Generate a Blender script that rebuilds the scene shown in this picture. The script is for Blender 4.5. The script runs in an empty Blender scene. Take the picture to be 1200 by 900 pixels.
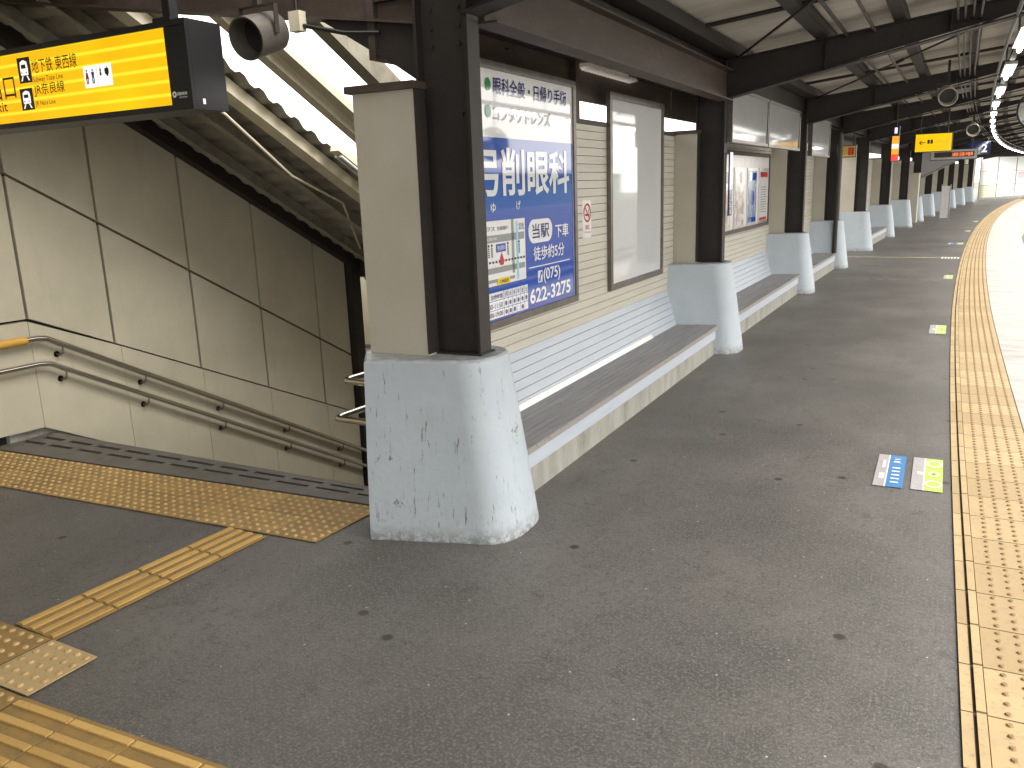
import bpy, math, random
from mathutils import Vector, Matrix
random.seed(7)
R = math.radians
scene = bpy.context.scene
COL = scene.collection

# ------------------------------------------------------------------ camera, world, sun, exposure
cam_d = bpy.data.cameras.new('camera')
cam = bpy.data.objects.new('camera', cam_d)
COL.objects.link(cam)
_r = Vector((0.88111282, 0.0792941, -0.46621095))
_f = Vector((0.47169927, -0.21774861, 0.85445032))
_d = Vector((0.03376391, 0.97277849, 0.22926406))
M3 = Matrix(((_r[0], -_r[1], -_r[2]), (_f[0], -_f[1], -_f[2]), (-_d[0], _d[1], _d[2])))
cam.matrix_world = Matrix.Translation((0, 0, 1.70)) @ M3.to_4x4()
cam_d.sensor_width = 36.0
cam_d.lens = 36.0 * 971.0 / 1200.0
cam_d.clip_start = 0.05
cam_d.clip_end = 1500
scene.camera = cam

SUN_EL, SUN_ROT = R(47), R(84)
world = bpy.data.worlds.new('World')
scene.world = world
world.use_nodes = True
wn, wl = world.node_tree.nodes, world.node_tree.links
wn.clear()
sky = wn.new('ShaderNodeTexSky'); sky.sky_type = 'NISHITA'; sky.sun_disc = False
sky.sun_elevation = SUN_EL; sky.sun_rotation = SUN_ROT; sky.dust_density = 3.0
mixw = wn.new('ShaderNodeMix'); mixw.data_type = 'RGBA'
mixw.inputs[0].default_value = 0.88
mixw.inputs[7].default_value = (9.6, 9.25, 8.75, 1)      # cloud layer of an overcast day
bg = wn.new('ShaderNodeBackground'); bg.inputs[1].default_value = 0.12
wo = wn.new('ShaderNodeOutputWorld')
wl.new(sky.outputs[0], mixw.inputs[6]); wl.new(mixw.outputs[2], bg.inputs[0]); wl.new(bg.outputs[0], wo.inputs[0])

sun_d = bpy.data.lights.new('sun', 'SUN'); sun_d.energy = 1.4; sun_d.angle = R(35); sun_d.color = (1, .96, .9)
sun = bpy.data.objects.new('sun', sun_d); COL.objects.link(sun)
sdir = Vector((math.sin(SUN_ROT) * math.cos(SUN_EL), math.cos(SUN_ROT) * math.cos(SUN_EL), math.sin(SUN_EL)))
sun.rotation_euler = sdir.to_track_quat('Z', 'Y').to_euler()

vs = scene.view_settings
vs.view_transform = 'Standard'; vs.look = 'None'; vs.gamma = 1; vs.use_curve_mapping = False
vs.exposure = 1.74
scene.cycles.max_bounces = 8
scene.cycles.diffuse_bounces = 5
scene.cycles.glossy_bounces = 4
scene.cycles.sample_clamp_indirect = 8
scene.cycles.use_denoising = True

# ------------------------------------------------------------------ helpers
class MB:
    def __init__(s): s.v = []; s.f = []
    def add(s, vs_, fs):
        n = len(s.v); s.v += [tuple(p) for p in vs_]; s.f += [tuple(i + n for i in f) for f in fs]; return s
    def hexa(s, p):   # 8 points: bottom 4 (ccw from above), top 4
        return s.add(p, [(3, 2, 1, 0), (4, 5, 6, 7), (0, 1, 5, 4), (1, 2, 6, 5), (2, 3, 7, 6), (3, 0, 4, 7)])
    def box(s, x0, x1, y0, y1, z0, z1):
        return s.hexa([(x0, y0, z0), (x1, y0, z0), (x1, y1, z0), (x0, y1, z0), (x0, y0, z1), (x1, y0, z1), (x1, y1, z1), (x0, y1, z1)])
    def prism(s, poly, ext):   # poly: list of 3d points, ext: vector
        n = len(poly); e = Vector(ext)
        a = [Vector(p) for p in poly]; b = [p + e for p in a]
        fs = [tuple(range(n - 1, -1, -1)), tuple(range(n, 2 * n))]
        for i in range(n):
            j = (i + 1) % n; fs.append((i, j, n + j, n + i))
        return s.add(a + b, fs)
    def quad(s, a, b, c, d): return s.add([a, b, c, d], [(0, 1, 2, 3)])
    def bar(s, p0, p1, w, h, up=(0, 0, 1)):    # rectangular bar
        p0, p1 = Vector(p0), Vector(p1); t = (p1 - p0).normalized(); u = Vector(up)
        sd = t.cross(u).normalized() * (w / 2); u2 = sd.cross(t).normalized() * (h / 2)
        q = []
        for p in (p0, p1): q += [p - sd - u2, p + sd - u2, p + sd + u2, p - sd + u2]
        return s.add(q, [(0, 1, 2, 3), (7, 6, 5, 4), (0, 4, 5, 1), (1, 5, 6, 2), (2, 6, 7, 3), (3, 7, 4, 0)])
    def tube(s, pts, r, n=10, cap=True):
        pts = [Vector(p) for p in pts]; rings = []; prev = None
        for i, p in enumerate(pts):
            if i == 0: t = pts[1] - pts[0]
            elif i == len(pts) - 1: t = pts[-1] - pts[-2]
            else: t = (pts[i + 1] - p).normalized() + (p - pts[i - 1]).normalized()
            t.normalize()
            if prev is None:
                a = Vector((0, 0, 1)) if abs(t.z) < .9 else Vector((1, 0, 0))
                nx = t.cross(a).normalized()
            else:
                nx = (prev - t * prev.dot(t)).normalized()
            prev = nx; ny = t.cross(nx)
            rr = r[i] if isinstance(r, (list, tuple)) else r
            rings.append([p + nx * math.cos(2 * math.pi * k / n) * rr + ny * math.sin(2 * math.pi * k / n) * rr for k in range(n)])
        vs_ = [q for ring in rings for q in ring]; fs = []
        for i in range(len(rings) - 1):
            for k in range(n):
                k2 = (k + 1) % n
                fs.append((i * n + k, i * n + k2, (i + 1) * n + k2, (i + 1) * n + k))
        if cap:
            fs.append(tuple(range(n - 1, -1, -1))); fs.append(tuple(range((len(rings) - 1) * n, len(rings) * n)))
        return s.add(vs_, fs)
    def disc(s, c, U, V, r0, r1=0, n=20):
        c, U, V = Vector(c), Vector(U), Vector(V)
        o = [c + U * math.cos(2 * math.pi * k / n) * r0 + V * math.sin(2 * math.pi * k / n) * r0 for k in range(n)]
        if r1 <= 0: return s.add(o, [tuple(range(n))])
        i_ = [c + U * math.cos(2 * math.pi * k / n) * r1 + V * math.sin(2 * math.pi * k / n) * r1 for k in range(n)]
        return s.add(o + i_, [(k, (k + 1) % n, n + (k + 1) % n, n + k) for k in range(n)])

LOC = {}
def obj(name, mb, m, parent=None, smooth=None):
    off = LOC.get(parent.name, Vector((0, 0, 0))) if parent else Vector((0, 0, 0))
    me = bpy.data.meshes.new(name)
    me.from_pydata([(p[0] - off[0], p[1] - off[1], p[2] - off[2]) for p in mb.v], [], mb.f)
    me.materials.append(m); me.update()
    o = bpy.data.objects.new(name, me); COL.objects.link(o)
    if smooth:
        for p in me.polygons: p.use_smooth = True
        try: me.set_sharp_from_angle(angle=R(smooth))
        except Exception: pass
    if parent: o.parent = parent
    LOC[o.name] = Vector(off)
    return o
def tag(o, label, cat, group=None):
    o['label'] = label; o['category'] = cat
    if group: o['group'] = group
    return o
def thing(name, label, cat, loc=(0, 0, 0), group=None, local=False):
    """an Empty at the thing's base; parts are given in world coordinates unless local"""
    o = bpy.data.objects.new(name, None); COL.objects.link(o); o.location = loc
    o.empty_display_size = .1
    LOC[o.name] = Vector((0, 0, 0)) if local else Vector(loc)
    return tag(o, label, cat, group)
def struct(o, kind='structure'): o['kind'] = kind; return o
def tree_copy(root, label=None):
    r = root.copy(); COL.objects.link(r)
    if label: r['label'] = label
    for ch in root.children:
        c = ch.copy(); COL.objects.link(c); c.parent = r
        for g in ch.children:
            d = g.copy(); COL.objects.link(d); d.parent = c
    return r

ORD = ['', 'first', 'second', 'third', 'fourth', 'fifth', 'sixth', 'seventh', 'eighth', 'ninth', 'tenth', 'eleventh', 'twelfth', 'thirteenth',
       'fourteenth', 'fifteenth', 'sixteenth', 'seventeenth', 'eighteenth', 'nineteenth', 'twentieth']

# platform curve: inner edge of the yellow tactile band
def E(y): return -.06 + (y - 13) ** 2 / 820.0
def TH(y): return (y - 13) / 410.0
def P(U, y, z=0.):
    t = TH(y); return Vector((E(y) + U * math.cos(t), y - U * math.sin(t), z))
def CT(y): return .0047 * (12 - min(12, max(0, y)))
def PT(U, y, z=0.): return P(U + CT(y), y, z)
def tbox(mb, U0, U1, y0, y1, z0, z1, n=1):
    for k in range(n):
        a, b = y0 + (y1 - y0) * k / n, y0 + (y1 - y0) * (k + 1) / n
        mb.hexa([PT(U0, a, z0), PT(U1, a, z0), PT(U1, b, z0), PT(U0, b, z0), PT(U0, a, z1), PT(U1, a, z1), PT(U1, b, z1), PT(U0, b, z1)])
    return mb
def ybox(mb, U0, U1, y0, y1, z0, z1, n=1):
    for k in range(n):
        a, b = y0 + (y1 - y0) * k / n, y0 + (y1 - y0) * (k + 1) / n
        mb.hexa([P(U0, a, z0), P(U1, a, z0), P(U1, b, z0), P(U0, b, z0), P(U0, a, z1), P(U1, a, z1), P(U1, b, z1), P(U0, b, z1)])
    return mb
def yrun(mb, prof, y0, y1, n):   # extrude a (U,z) profile along the curve
    k = len(prof); rings = []
    for i in range(n + 1):
        y = y0 + (y1 - y0) * i / n
        rings += [P(U, y, z) for U, z in prof]
    fs = [tuple(range(k)), tuple(range(n * k + k - 1, n * k - 1, -1))]
    for i in range(n):
        for j in range(k):
            j2 = (j + 1) % k
            fs.append((i * k + j, (i + 1) * k + j, (i + 1) * k + j2, i * k + j2))
    return mb.add(rings, fs)

# ------------------------------------------------------------------ materials
def mat(name, col, rough=.6, metal=0., spec=.5, n1=None, n2=None, bump=None, coat=0., coord='Object', scale=(1, 1, 1), emit=None):
    """n1/n2: (scale, colour, low, high[, stretch]) noise layers mixed over the base; bump: (scale, strength, distance)"""
    m = bpy.data.materials.new(name); m.use_nodes = True
    nt = m.node_tree; N, L = nt.nodes, nt.links
    b = N['Principled BSDF']
    b.inputs['Roughness'].default_value = rough; b.inputs['Metallic'].default_value = metal
    b.inputs['Specular IOR Level'].default_value = spec
    b.inputs['Coat Weight'].default_value = coat; b.inputs['Coat Roughness'].default_value = .03
    tc = N.new('ShaderNodeTexCoord')
    if coord == 'World':
        g = N.new('ShaderNodeNewGeometry'); src = g.outputs['Position']
    else: src = tc.outputs[coord]
    rgb = N.new('ShaderNodeRGB'); rgb.outputs[0].default_value = (*col, 1); cur = rgb.outputs[0]
    for ly in (n1, n2):
        if not ly: continue
        mp = N.new('ShaderNodeMapping'); mp.inputs['Scale'].default_value = ly[4] if len(ly) > 4 else (1, 1, 1)
        L.new(src, mp.inputs[0])
        nz = N.new('ShaderNodeTexNoise'); nz.inputs['Scale'].default_value = ly[0]; nz.inputs['Detail'].default_value = 6
        nz.inputs['Roughness'].default_value = .65
        L.new(mp.outputs[0], nz.inputs['Vector'])
        mr = N.new('ShaderNodeMapRange'); mr.inputs[1].default_value = ly[2]; mr.inputs[2].default_value = ly[3]
        L.new(nz.outputs[0], mr.inputs[0])
        mx = N.new('ShaderNodeMix'); mx.data_type = 'RGBA'
        L.new(mr.outputs[0], mx.inputs[0]); L.new(cur, mx.inputs[6]); mx.inputs[7].default_value = (*ly[1], 1)
        cur = mx.outputs[2]
    L.new(cur, b.inputs['Base Color'])
    if bump:
        nb = N.new('ShaderNodeTexNoise'); nb.inputs['Scale'].default_value = bump[0]; nb.inputs['Detail'].default_value = 5
        L.new(src, nb.inputs['Vector'])
        bp = N.new('ShaderNodeBump'); bp.inputs['Strength'].default_value = bump[1]; bp.inputs['Distance'].default_value = bump[2]
        L.new(nb.outputs[0], bp.inputs['Height']); L.new(bp.outputs[0], b.inputs['Normal'])
    if emit:
        b.inputs['Emission Color'].default_value = (*emit[0], 1); b.inputs['Emission Strength'].default_value = emit[1]
    return m

M = {}
M['steel'] = mat('dark_brown_steel', (.0225, .0170, .0142), .6, n1=(9, (.036, .027, .023), .45, .8), n2=(60, (.018, .014, .012), .5, .8), bump=(40, .15, .004))
M['steel2'] = mat('weathered_brown_steel', (.055, .037, .027), .62, n1=(5, (.095, .070, .055), .45, .75, (1, .5, 2)), n2=(50, (.035, .026, .022), .55, .8), bump=(40, .2, .004))
M['cream'] = mat('cream_panel', (.49, .465, .39), .6, n1=(2.5, (.44, .41, .33), .4, .75), bump=(300, .12, .002))
M['siding'] = mat('cream_siding', (.52, .493, .42), .5, n1=(3, (.43, .40, .33), .45, .75, (1, .3, 3)), bump=(60, .1, .002))
M['siding_blue'] = mat('pale_blue_siding', (.385, .43, .49), .45, n1=(3, (.45, .485, .525), .4, .7, (1, .4, 3)), n2=(30, (.33, .36, .40), .62, .8), bump=(60, .1, .002))
M['white_paint'] = mat('white_paint', (.72, .71, .68), .35)
M['siding_gap'] = mat('siding_gap', (.085, .078, .066), .9)
M['gap'] = mat('dark_gap', (.02, .019, .018), .9)
M['frame'] = mat('bronze_frame', (.15, .13, .115), .38, metal=.6, n1=(12, (.2, .18, .16), .4, .7))
M['alu'] = mat('aluminium', (.62, .61, .59), .3, metal=1., n1=(30, (.5, .5, .48), .4, .7))
M['inox'] = mat('stainless_tube', (.66, .63, .56), .13, metal=1.)
M['black'] = mat('black_paint', (.012, .012, .013), .35)
M['grey'] = mat('grey_paint', (.35, .35, .34), .45, n1=(10, (.27, .27, .26), .45, .75))
M['white_gloss'] = mat('white_gloss_board', (.60, .605, .605), .04, spec=1.0, n1=(1.2, (.56, .565, .565), .4, .7))
M['dull_gloss'] = mat('dull_gloss_panel', (.42, .425, .42), .06, n1=(1.5, (.38, .385, .38), .4, .7))
M['white'] = mat('white_print', (.78, .78, .78), .04, spec=1.0)
M['blue'] = mat('blue_print', (.035, .095, .42), .04, spec=1.0)
M['navy'] = mat('navy_print', (.03, .035, .16), .05, spec=1.0)
M['green'] = mat('green_print', (.04, .25, .10), .05)
M['ltblue'] = mat('light_blue_print', (.28, .62, .80), .05)
M['prgrey'] = mat('grey_print', (.30, .31, .31), .05)
M['red'] = mat('red_print', (.55, .05, .05), .1)
M['yellow'] = mat('yellow_print', (.80, .58, .05), .1)
M['ink'] = mat('dark_ink', (.03, .02, .02), .2)
M['paper'] = mat('paper', (.72, .71, .69), .25, n1=(6, (.62, .61, .60), .45, .7))
M['seat'] = mat('bench_boards', (.20, .198, .20), .42, n1=(4, (.28, .27, .265), .4, .7, (6, .4, 1)), n2=(26, (.08, .075, .07), .64, .72), bump=(80, .2, .002))
M['conc'] = mat('mossy_concrete', (.31, .305, .27), .85, n1=(6, (.18, .18, .15), .42, .7, (1, 1, .35)), n2=(45, (.27, .26, .22), .5, .8), bump=(60, .4, .004))
M['deck'] = mat('roof_sheet', (.56, .535, .48), .42, n1=(.7, (.30, .28, .24), .45, .70, (.15, 2.2, 1)), n2=(3, (.42, .39, .32), .5, .75, (.3, 2, 1)))
M['white_conc'] = mat('pale_concrete', (.42, .405, .38), .75, n1=(2.2, (.29, .275, .255), .42, .7, (.6, 2.2, 1)), n2=(25, (.25, .235, .22), .6, .8), bump=(70, .3, .004), coord='World')
M['plaster'] = mat('stair_plaster', (.50, .462, .352), .7, n1=(1.3, (.40, .37, .28), .4, .75), n2=(7, (.40, .37, .285), .55, .85, (1, 1, .3)), bump=(120, .15, .002))
M['stairc'] = mat('stair_concrete', (.2, .19, .17), .85, n1=(5, (.14, .135, .12), .4, .7))
M['creamsteel'] = mat('cream_steel', (.62, .57, .43), .5, n1=(7, (.5, .46, .34), .45, .75))
M['line'] = mat('worn_line', (.50, .42, .25), .8, n1=(12, (.2, .19, .17), .45, .62), coord='World')
M['greyline'] = mat('pale_joint', (.36, .35, .33), .8, n1=(10, (.14, .14, .13), .42, .6), coord='World')
M['drain'] = mat('drain_plate', (.125, .115, .098), .6, n1=(9, (.085, .078, .066), .4, .7), bump=(90, .2, .002))
M['st_grey'] = mat('sticker_grey', (.36, .34, .345), .5, n1=(25, (.3, .28, .28), .45, .75))
M['st_blue'] = mat('sticker_blue', (.06, .19, .42), .45, n1=(25, (.05, .2, .42), .45, .8))
M['st_green'] = mat('sticker_green', (.40, .54, .11), .45, n1=(25, (.38, .52, .08), .45, .8))
M['st_white'] = mat('sticker_white', (.72, .72, .66), .5)
M['ballast'] = mat('ballast', (.10, .09, .08), .9, n1=(30, (.2, .18, .16), .4, .6), bump=(30, 1, .05), coord='World')
M['green_wall'] = mat('green_sheet', (.22, .36, .30), .6)
M['far_ground'] = mat('far_ground', (.16, .15, .13), .95, n1=(.3, (.10, .11, .07), .4, .7), coord='World')
M['lamp'] = mat('lamp_glow', (.9, .9, .9), .4, emit=((1, .97, .90), 9))
M['led_orange'] = mat('led_text', (.02, .01, .01), .4, emit=((1, .20, .05), .45))
M['rail_yellow'] = mat('rail_sleeve', (.55, .30, .05), .5)
M['skylight'] = mat('skylight_sheet', (.8, .8, .78), .4)

def asphalt():
    m = bpy.data.materials.new('asphalt'); m.use_nodes = True
    nt = m.node_tree; N, L = nt.nodes, nt.links; b = N['Principled BSDF']
    g = N.new('ShaderNodeNewGeometry'); src = g.outputs['Position']
    def noise(s, det=6, rg=.6, stretch=None):
        n = N.new('ShaderNodeTexNoise'); n.inputs['Scale'].default_value = s; n.inputs['Detail'].default_value = det; n.inputs['Roughness'].default_value = rg
        if stretch:
            mp = N.new('ShaderNodeMapping'); mp.inputs['Scale'].default_value = stretch; L.new(src, mp.inputs[0]); L.new(mp.outputs[0], n.inputs['Vector'])
        else: L.new(src, n.inputs['Vector'])
        return n.outputs[0]
    def rng(x, a, b_):
        r = N.new('ShaderNodeMapRange'); r.inputs[1].default_value = a; r.inputs[2].default_value = b_; L.new(x, r.inputs[0]); return r.outputs[0]
    def mix(f, a, bcol):
        x = N.new('ShaderNodeMix'); x.data_type = 'RGBA'; L.new(f, x.inputs[0])
        if isinstance(a, tuple): x.inputs[6].default_value = (*a, 1)
        else: L.new(a, x.inputs[6])
        x.inputs[7].default_value = (*bcol, 1); return x.outputs[2]
    c = mix(rng(noise(.8, 7, .62), .36, .64), (.066, .0625, .058), (.126, .120, .111))
    c = mix(rng(noise(3.5, 8, .7, (1, .45, 1)), .52, .74), c, (.066, .062, .056))
    c = mix(rng(noise(7, 5), .58, .72), c, (.062, .058, .052))          # worn dark patches
    c = mix(rng(noise(26, 6, .75), .50, .70), c, (.058, .054, .049))
    c = mix(rng(noise(48, 5, .7), .54, .70), c, (.155, .146, .131))
    c = mix(rng(noise(95, 3), .50, .72), c, (.18, .169, .153))           # grain
    c = mix(rng(noise(170, 2), .66, .72), c, (.22, .205, .18))
    v = N.new('ShaderNodeTexVoronoi'); v.voronoi_dimensions = '2D'; v.inputs['Scale'].default_value = 2.2; L.new(src, v.inputs['Vector'])
    c = mix(rng(v.outputs['Distance'], .010, .006), c, (.42, .40, .36))  # odd light specks
    v2 = N.new('ShaderNodeTexVoronoi'); v2.voronoi_dimensions = '2D'; v2.inputs['Scale'].default_value = 1.05; L.new(src, v2.inputs['Vector'])
    c = mix(rng(v2.outputs['Distance'], .030, .018), c, (.034, .032, .030))  # gum spots
    L.new(c, b.inputs['Base Color'])
    b.inputs['Roughness'].default_value = .5
    bp = N.new('ShaderNodeBump'); bp.inputs['Strength'].default_value = .5; bp.inputs['Distance'].default_value = .004
    L.new(noise(130, 4), bp.inputs['Height']); L.new(bp.outputs[0], b.inputs['Normal'])
    return m
M['asphalt'] = asphalt()

def tile_mat(name, base, dirt, amount):
    m = bpy.data.materials.new(name); m.use_nodes = True
    nt = m.node_tree; N, L = nt.nodes, nt.links; b = N['Principled BSDF']
    g = N.new('ShaderNodeNewGeometry'); src = g.outputs['Position']
    rnd = g.outputs['Random Per Island']
    mx0 = N.new('ShaderNodeMix'); mx0.data_type = 'RGBA'; L.new(rnd, mx0.inputs[0])
    mx0.inputs[6].default_value = (*base, 1); mx0.inputs[7].default_value = (base[0] * .74, base[1] * .71, base[2] * .68, 1)
    n = N.new('ShaderNodeTexNoise'); n.inputs['Scale'].default_value = 9; n.inputs['Detail'].default_value = 7; L.new(src, n.inputs['Vector'])
    mr = N.new('ShaderNodeMapRange'); mr.inputs[1].default_value = .42; mr.inputs[2].default_value = .72; mr.inputs[4].default_value = amount; L.new(n.outputs[0], mr.inputs[0])
    mx = N.new('ShaderNodeMix'); mx.data_type = 'RGBA'; L.new(mr.outputs[0], mx.inputs[0]); L.new(mx0.outputs[2], mx.inputs[6]); mx.inputs[7].default_value = (*dirt, 1)
    n2 = N.new('ShaderNodeTexNoise'); n2.inputs['Scale'].default_value = 60; n2.inputs['Detail'].default_value = 4; L.new(src, n2.inputs['Vector'])
    mr2 = N.new('ShaderNodeMapRange'); mr2.inputs[1].default_value = .58; mr2.inputs[2].default_value = .75; mr2.inputs[4].default_value = .6; L.new(n2.outputs[0], mr2.inputs[0])
    mx2 = N.new('ShaderNodeMix'); mx2.data_type = 'RGBA'; L.new(mr2.outputs[0], mx2.inputs[0]); L.new(mx.outputs[2], mx2.inputs[6]); mx2.inputs[7].default_value = (dirt[0] * .6, dirt[1] * .6, dirt[2] * .6, 1)
    L.new(mx2.outputs[2], b.inputs['Base Color']); b.inputs['Roughness'].default_value = .6
    return m
M['tile_edge'] = tile_mat('tactile_tile_edge', (.45, .335, .175), (.33, .25, .14), .7)
M['tile_old'] = tile_mat('tactile_tile_old', (.37, .235, .075), (.20, .14, .06), .85)
M['tile_new'] = tile_mat('tactile_tile_new', (.52, .385, .19), (.44, .32, .16), .5)
M['bar_yellow'] = tile_mat('tactile_bar', (.60, .385, .12), (.48, .31, .1), .5)
M['stud_old'] = tile_mat('tactile_stud', (.54, .37, .155), (.36, .25, .10), .6)
M['grout'] = mat('grout', (.16, .125, .075), .9, coord='World', n1=(20, (.05, .045, .035), .4, .7))

def plinth_mat(wear=1.):
    m = bpy.data.materials.new('painted_concrete_blue'); m.use_nodes = True
    nt = m.node_tree; N, L = nt.nodes, nt.links; b = N['Principled BSDF']
    tc = N.new('ShaderNodeTexCoord'); src = tc.outputs['Object']
    oi = N.new('ShaderNodeObjectInfo')
    va = N.new('ShaderNodeVectorMath'); va.operation = 'ADD'; L.new(src, va.inputs[0])
    cmb = N.new('ShaderNodeCombineXYZ'); mu = N.new('ShaderNodeMath'); mu.operation = 'MULTIPLY'; mu.inputs[1].default_value = 37; L.new(oi.outputs['Random'], mu.inputs[0])
    L.new(mu.outputs[0], cmb.inputs[0]); L.new(cmb.outputs[0], va.inputs[1]); src2 = va.outputs[0]
    def noise(s, stretch=(1, 1, 1), det=6, rg=.6):
        mp = N.new('ShaderNodeMapping'); mp.inputs['Scale'].default_value = stretch; L.new(src2, mp.inputs[0])
        n = N.new('ShaderNodeTexNoise'); n.inputs['Scale'].default_value = s; n.inputs['Detail'].default_value = det; n.inputs['Roughness'].default_value = rg
        L.new(mp.outputs[0], n.inputs['Vector']); return n.outputs[0]
    def rng(x, a, b_, t1=1.):
        r = N.new('ShaderNodeMapRange'); r.inputs[1].default_value = a; r.inputs[2].default_value = b_; r.inputs[4].default_value = t1; L.new(x, r.inputs[0]); return r.outputs[0]
    def mix(f, a, c):
        x = N.new('ShaderNodeMix'); x.data_type = 'RGBA'; L.new(f, x.inputs[0])
        if isinstance(a, tuple): x.inputs[6].default_value = (*a, 1)
        else: L.new(a, x.inputs[6])
        x.inputs[7].default_value = (*c, 1); return x.outputs[2]
    def mul(a, c):
        x = N.new('ShaderNodeMath'); x.operation = 'MULTIPLY'; L.new(a, x.inputs[0]); L.new(c, x.inputs[1]); return x.outputs[0]
    sp = N.new('ShaderNodeSeparateXYZ'); L.new(src, sp.inputs[0]); z = sp.outputs[2]
    c = mix(rng(noise(3), .35, .7), (.39, .44, .48), (.44, .49, .53))
    c = mix(rng(noise(6, (1, 1, .25)), .55, .75, .5), c, (.38, .43, .46))            # run-down streaks
    low = rng(z, .34, .02)                                                           # kicked, scuffed foot of the base
    c = mix(mul(rng(noise(34, (1, 1, .5), 9, .8), .54, .66, .7), low), c, (.24, .235, .22))
    foot = rng(z, .085, .0, .95)
    c = mix(mul(rng(noise(30, (1, 1, 1), 8, .75), .38, .55), foot), c, (.17, .165, .15))
    pm_ = rng(noise(2.1, (1, 1, .8), 3), .50, .60, wear)
    c = mix(mul(rng(noise(14, (1, 1, .6), 9, .75), .60, .62), pm_), c, (.15, .145, .13))      # chipped paint
    pm2 = rng(noise(1.7, (1, 1, .5), 3), .47, .56, wear)
    c = mix(mul(rng(noise(24, (1.6, 1.6, .12), 8, .78), .60, .625), pm2), c, (.16, .155, .14))
    c = mix(mul(rng(noise(5, (1, 1, 1), 8, .7), .5, .75, .6), low), c, (.33, .335, .32))    # thin cracks
    top = rng(z, .892, .906)
    c = mix(mul(rng(noise(18), .4, .55), top), c, (.30, .30, .29))
    L.new(c, b.inputs['Base Color']); b.inputs['Roughness'].default_value = .5
    bp = N.new('ShaderNodeBump'); bp.inputs['Strength'].default_value = .25; bp.inputs['Distance'].default_value = .006
    L.new(noise(28), bp.inputs['Height']); L.new(bp.outputs[0], b.inputs['Normal'])
    return m
M['plinth'] = plinth_mat(); M['plinth_clean'] = plinth_mat(.12)

def glow_sign(name, col, strength, lines=True):
    m = bpy.data.materials.new(name); m.use_nodes = True
    nt = m.node_tree; N, L = nt.nodes, nt.links; b = N['Principled BSDF']
    b.inputs['Base Color'].default_value = (*[c * .12 for c in col], 1); b.inputs['Roughness'].default_value = .25
    b.inputs['Emission Strength'].default_value = strength
    tc = N.new('ShaderNodeTexCoord'); sp = N.new('ShaderNodeSeparateXYZ'); L.new(tc.outputs['Object'], sp.inputs[0])
    w = N.new('ShaderNodeTexWave'); w.bands_direction = 'Z'; w.inputs['Scale'].default_value = 5.2 if lines else .1
    w.inputs['Distortion'].default_value = 0
    L.new(tc.outputs['Object'], w.inputs['Vector'])
    mr = N.new('ShaderNodeMapRange'); mr.inputs[1].default_value = .72; mr.inputs[2].default_value = 1.; L.new(w.outputs[1], mr.inputs[0])
    nz = N.new('ShaderNodeTexNoise'); nz.inputs['Scale'].default_value = 2.5; L.new(tc.outputs['Object'], nz.inputs['Vector'])
    mx0 = N.new('ShaderNodeMix'); mx0.data_type = 'RGBA'; L.new(nz.outputs[0], mx0.inputs[0])
    mx0.inputs[6].default_value = (col[0], col[1] * .66, col[2], 1); mx0.inputs[7].default_value = (col[0], col[1] * 1.25, col[2], 1)
    mx = N.new('ShaderNodeMix'); mx.data_type = 'RGBA'; L.new(mr.outputs[0], mx.inputs[0]); L.new(mx0.outputs[2], mx.inputs[6])
    mx.inputs[7].default_value = (col[0], col[1] * 1.55, col[2] + .03, 1)
    L.new(mx.outputs[2], b.inputs['Emission Color'])
    return m
M['sign_yellow'] = glow_sign('lit_yellow_face', (1.0, .55, .003), .31)
M['sign_yellow_far'] = glow_sign('lit_yellow_face_far', (1.0, .62, .0), .31, False)
M['sign_white'] = mat('lit_white_face', (.4, .4, .4), .3, emit=((1, 1, .95), .30))
M['sign_orange'] = mat('lit_orange_face', (.3, .15, .02), .3, emit=((1, .38, .02), .32))
M['sign_red'] = mat('lit_red_face', (.2, .03, .02), .3, emit=((.9, .08, .05), .3))
M['pane'] = mat('frosted_pane', (.85, .86, .84), .5)
b_ = M['pane'].node_tree.nodes['Principled BSDF']
def translucent(name, col, tr=.95):
    m = bpy.data.materials.new(name); m.use_nodes = True
    nt = m.node_tree; N, L = nt.nodes, nt.links; N.clear()
    d = N.new('ShaderNodeBsdfDiffuse'); d.inputs[0].default_value = (*col, 1)
    t = N.new('ShaderNodeBsdfTranslucent'); t.inputs[0].default_value = (*col, 1)
    mx = N.new('ShaderNodeMixShader'); mx.inputs[0].default_value = tr
    o = N.new('ShaderNodeOutputMaterial'); L.new(d.outputs[0], mx.inputs[1]); L.new(t.outputs[0], mx.inputs[2]); L.new(mx.outputs[0], o.inputs[0])
    return m
M['pane'] = translucent('frosted_pane_thin', (.92, .93, .90))
M['pane_low'] = translucent('frosted_pane_tinted', (.70, .74, .55))
M['skylight'] = translucent('skylight_thin', (.50, .48, .43), .5)

def text(body, o, U, V, w, h, m, parent, name='lettering', bold=0., ext=.0):
    """flat lettering that fills the box w x h whose lower left corner is o, along U and V"""
    cu = bpy.data.curves.new('t', 'FONT'); cu.body = body; cu.offset = bold; cu.resolution_u = 3
    ob = bpy.data.objects.new('t', cu); COL.objects.link(ob)
    dg = bpy.context.evaluated_depsgraph_get(); me = ob.evaluated_get(dg).to_mesh()
    co = [v.co.copy() for v in me.vertices]; fs = [tuple(p.vertices) for p in me.polygons]
    ob.evaluated_get(dg).to_mesh_clear(); bpy.data.objects.remove(ob); bpy.data.curves.remove(cu)
    x0 = min(c.x for c in co); x1 = max(c.x for c in co); y0 = min(c.y for c in co); y1 = max(c.y for c in co)
    o, U, V = Vector(o), Vector(U), Vector(V); mb = MB()
    mb.add([o + U * ((c.x - x0) / (x1 - x0) * w) + V * ((c.y - y0) / (y1 - y0) * h) for c in co], fs)
    return obj(name, mb, m, parent)
def hmirror(mb): return mb
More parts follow.
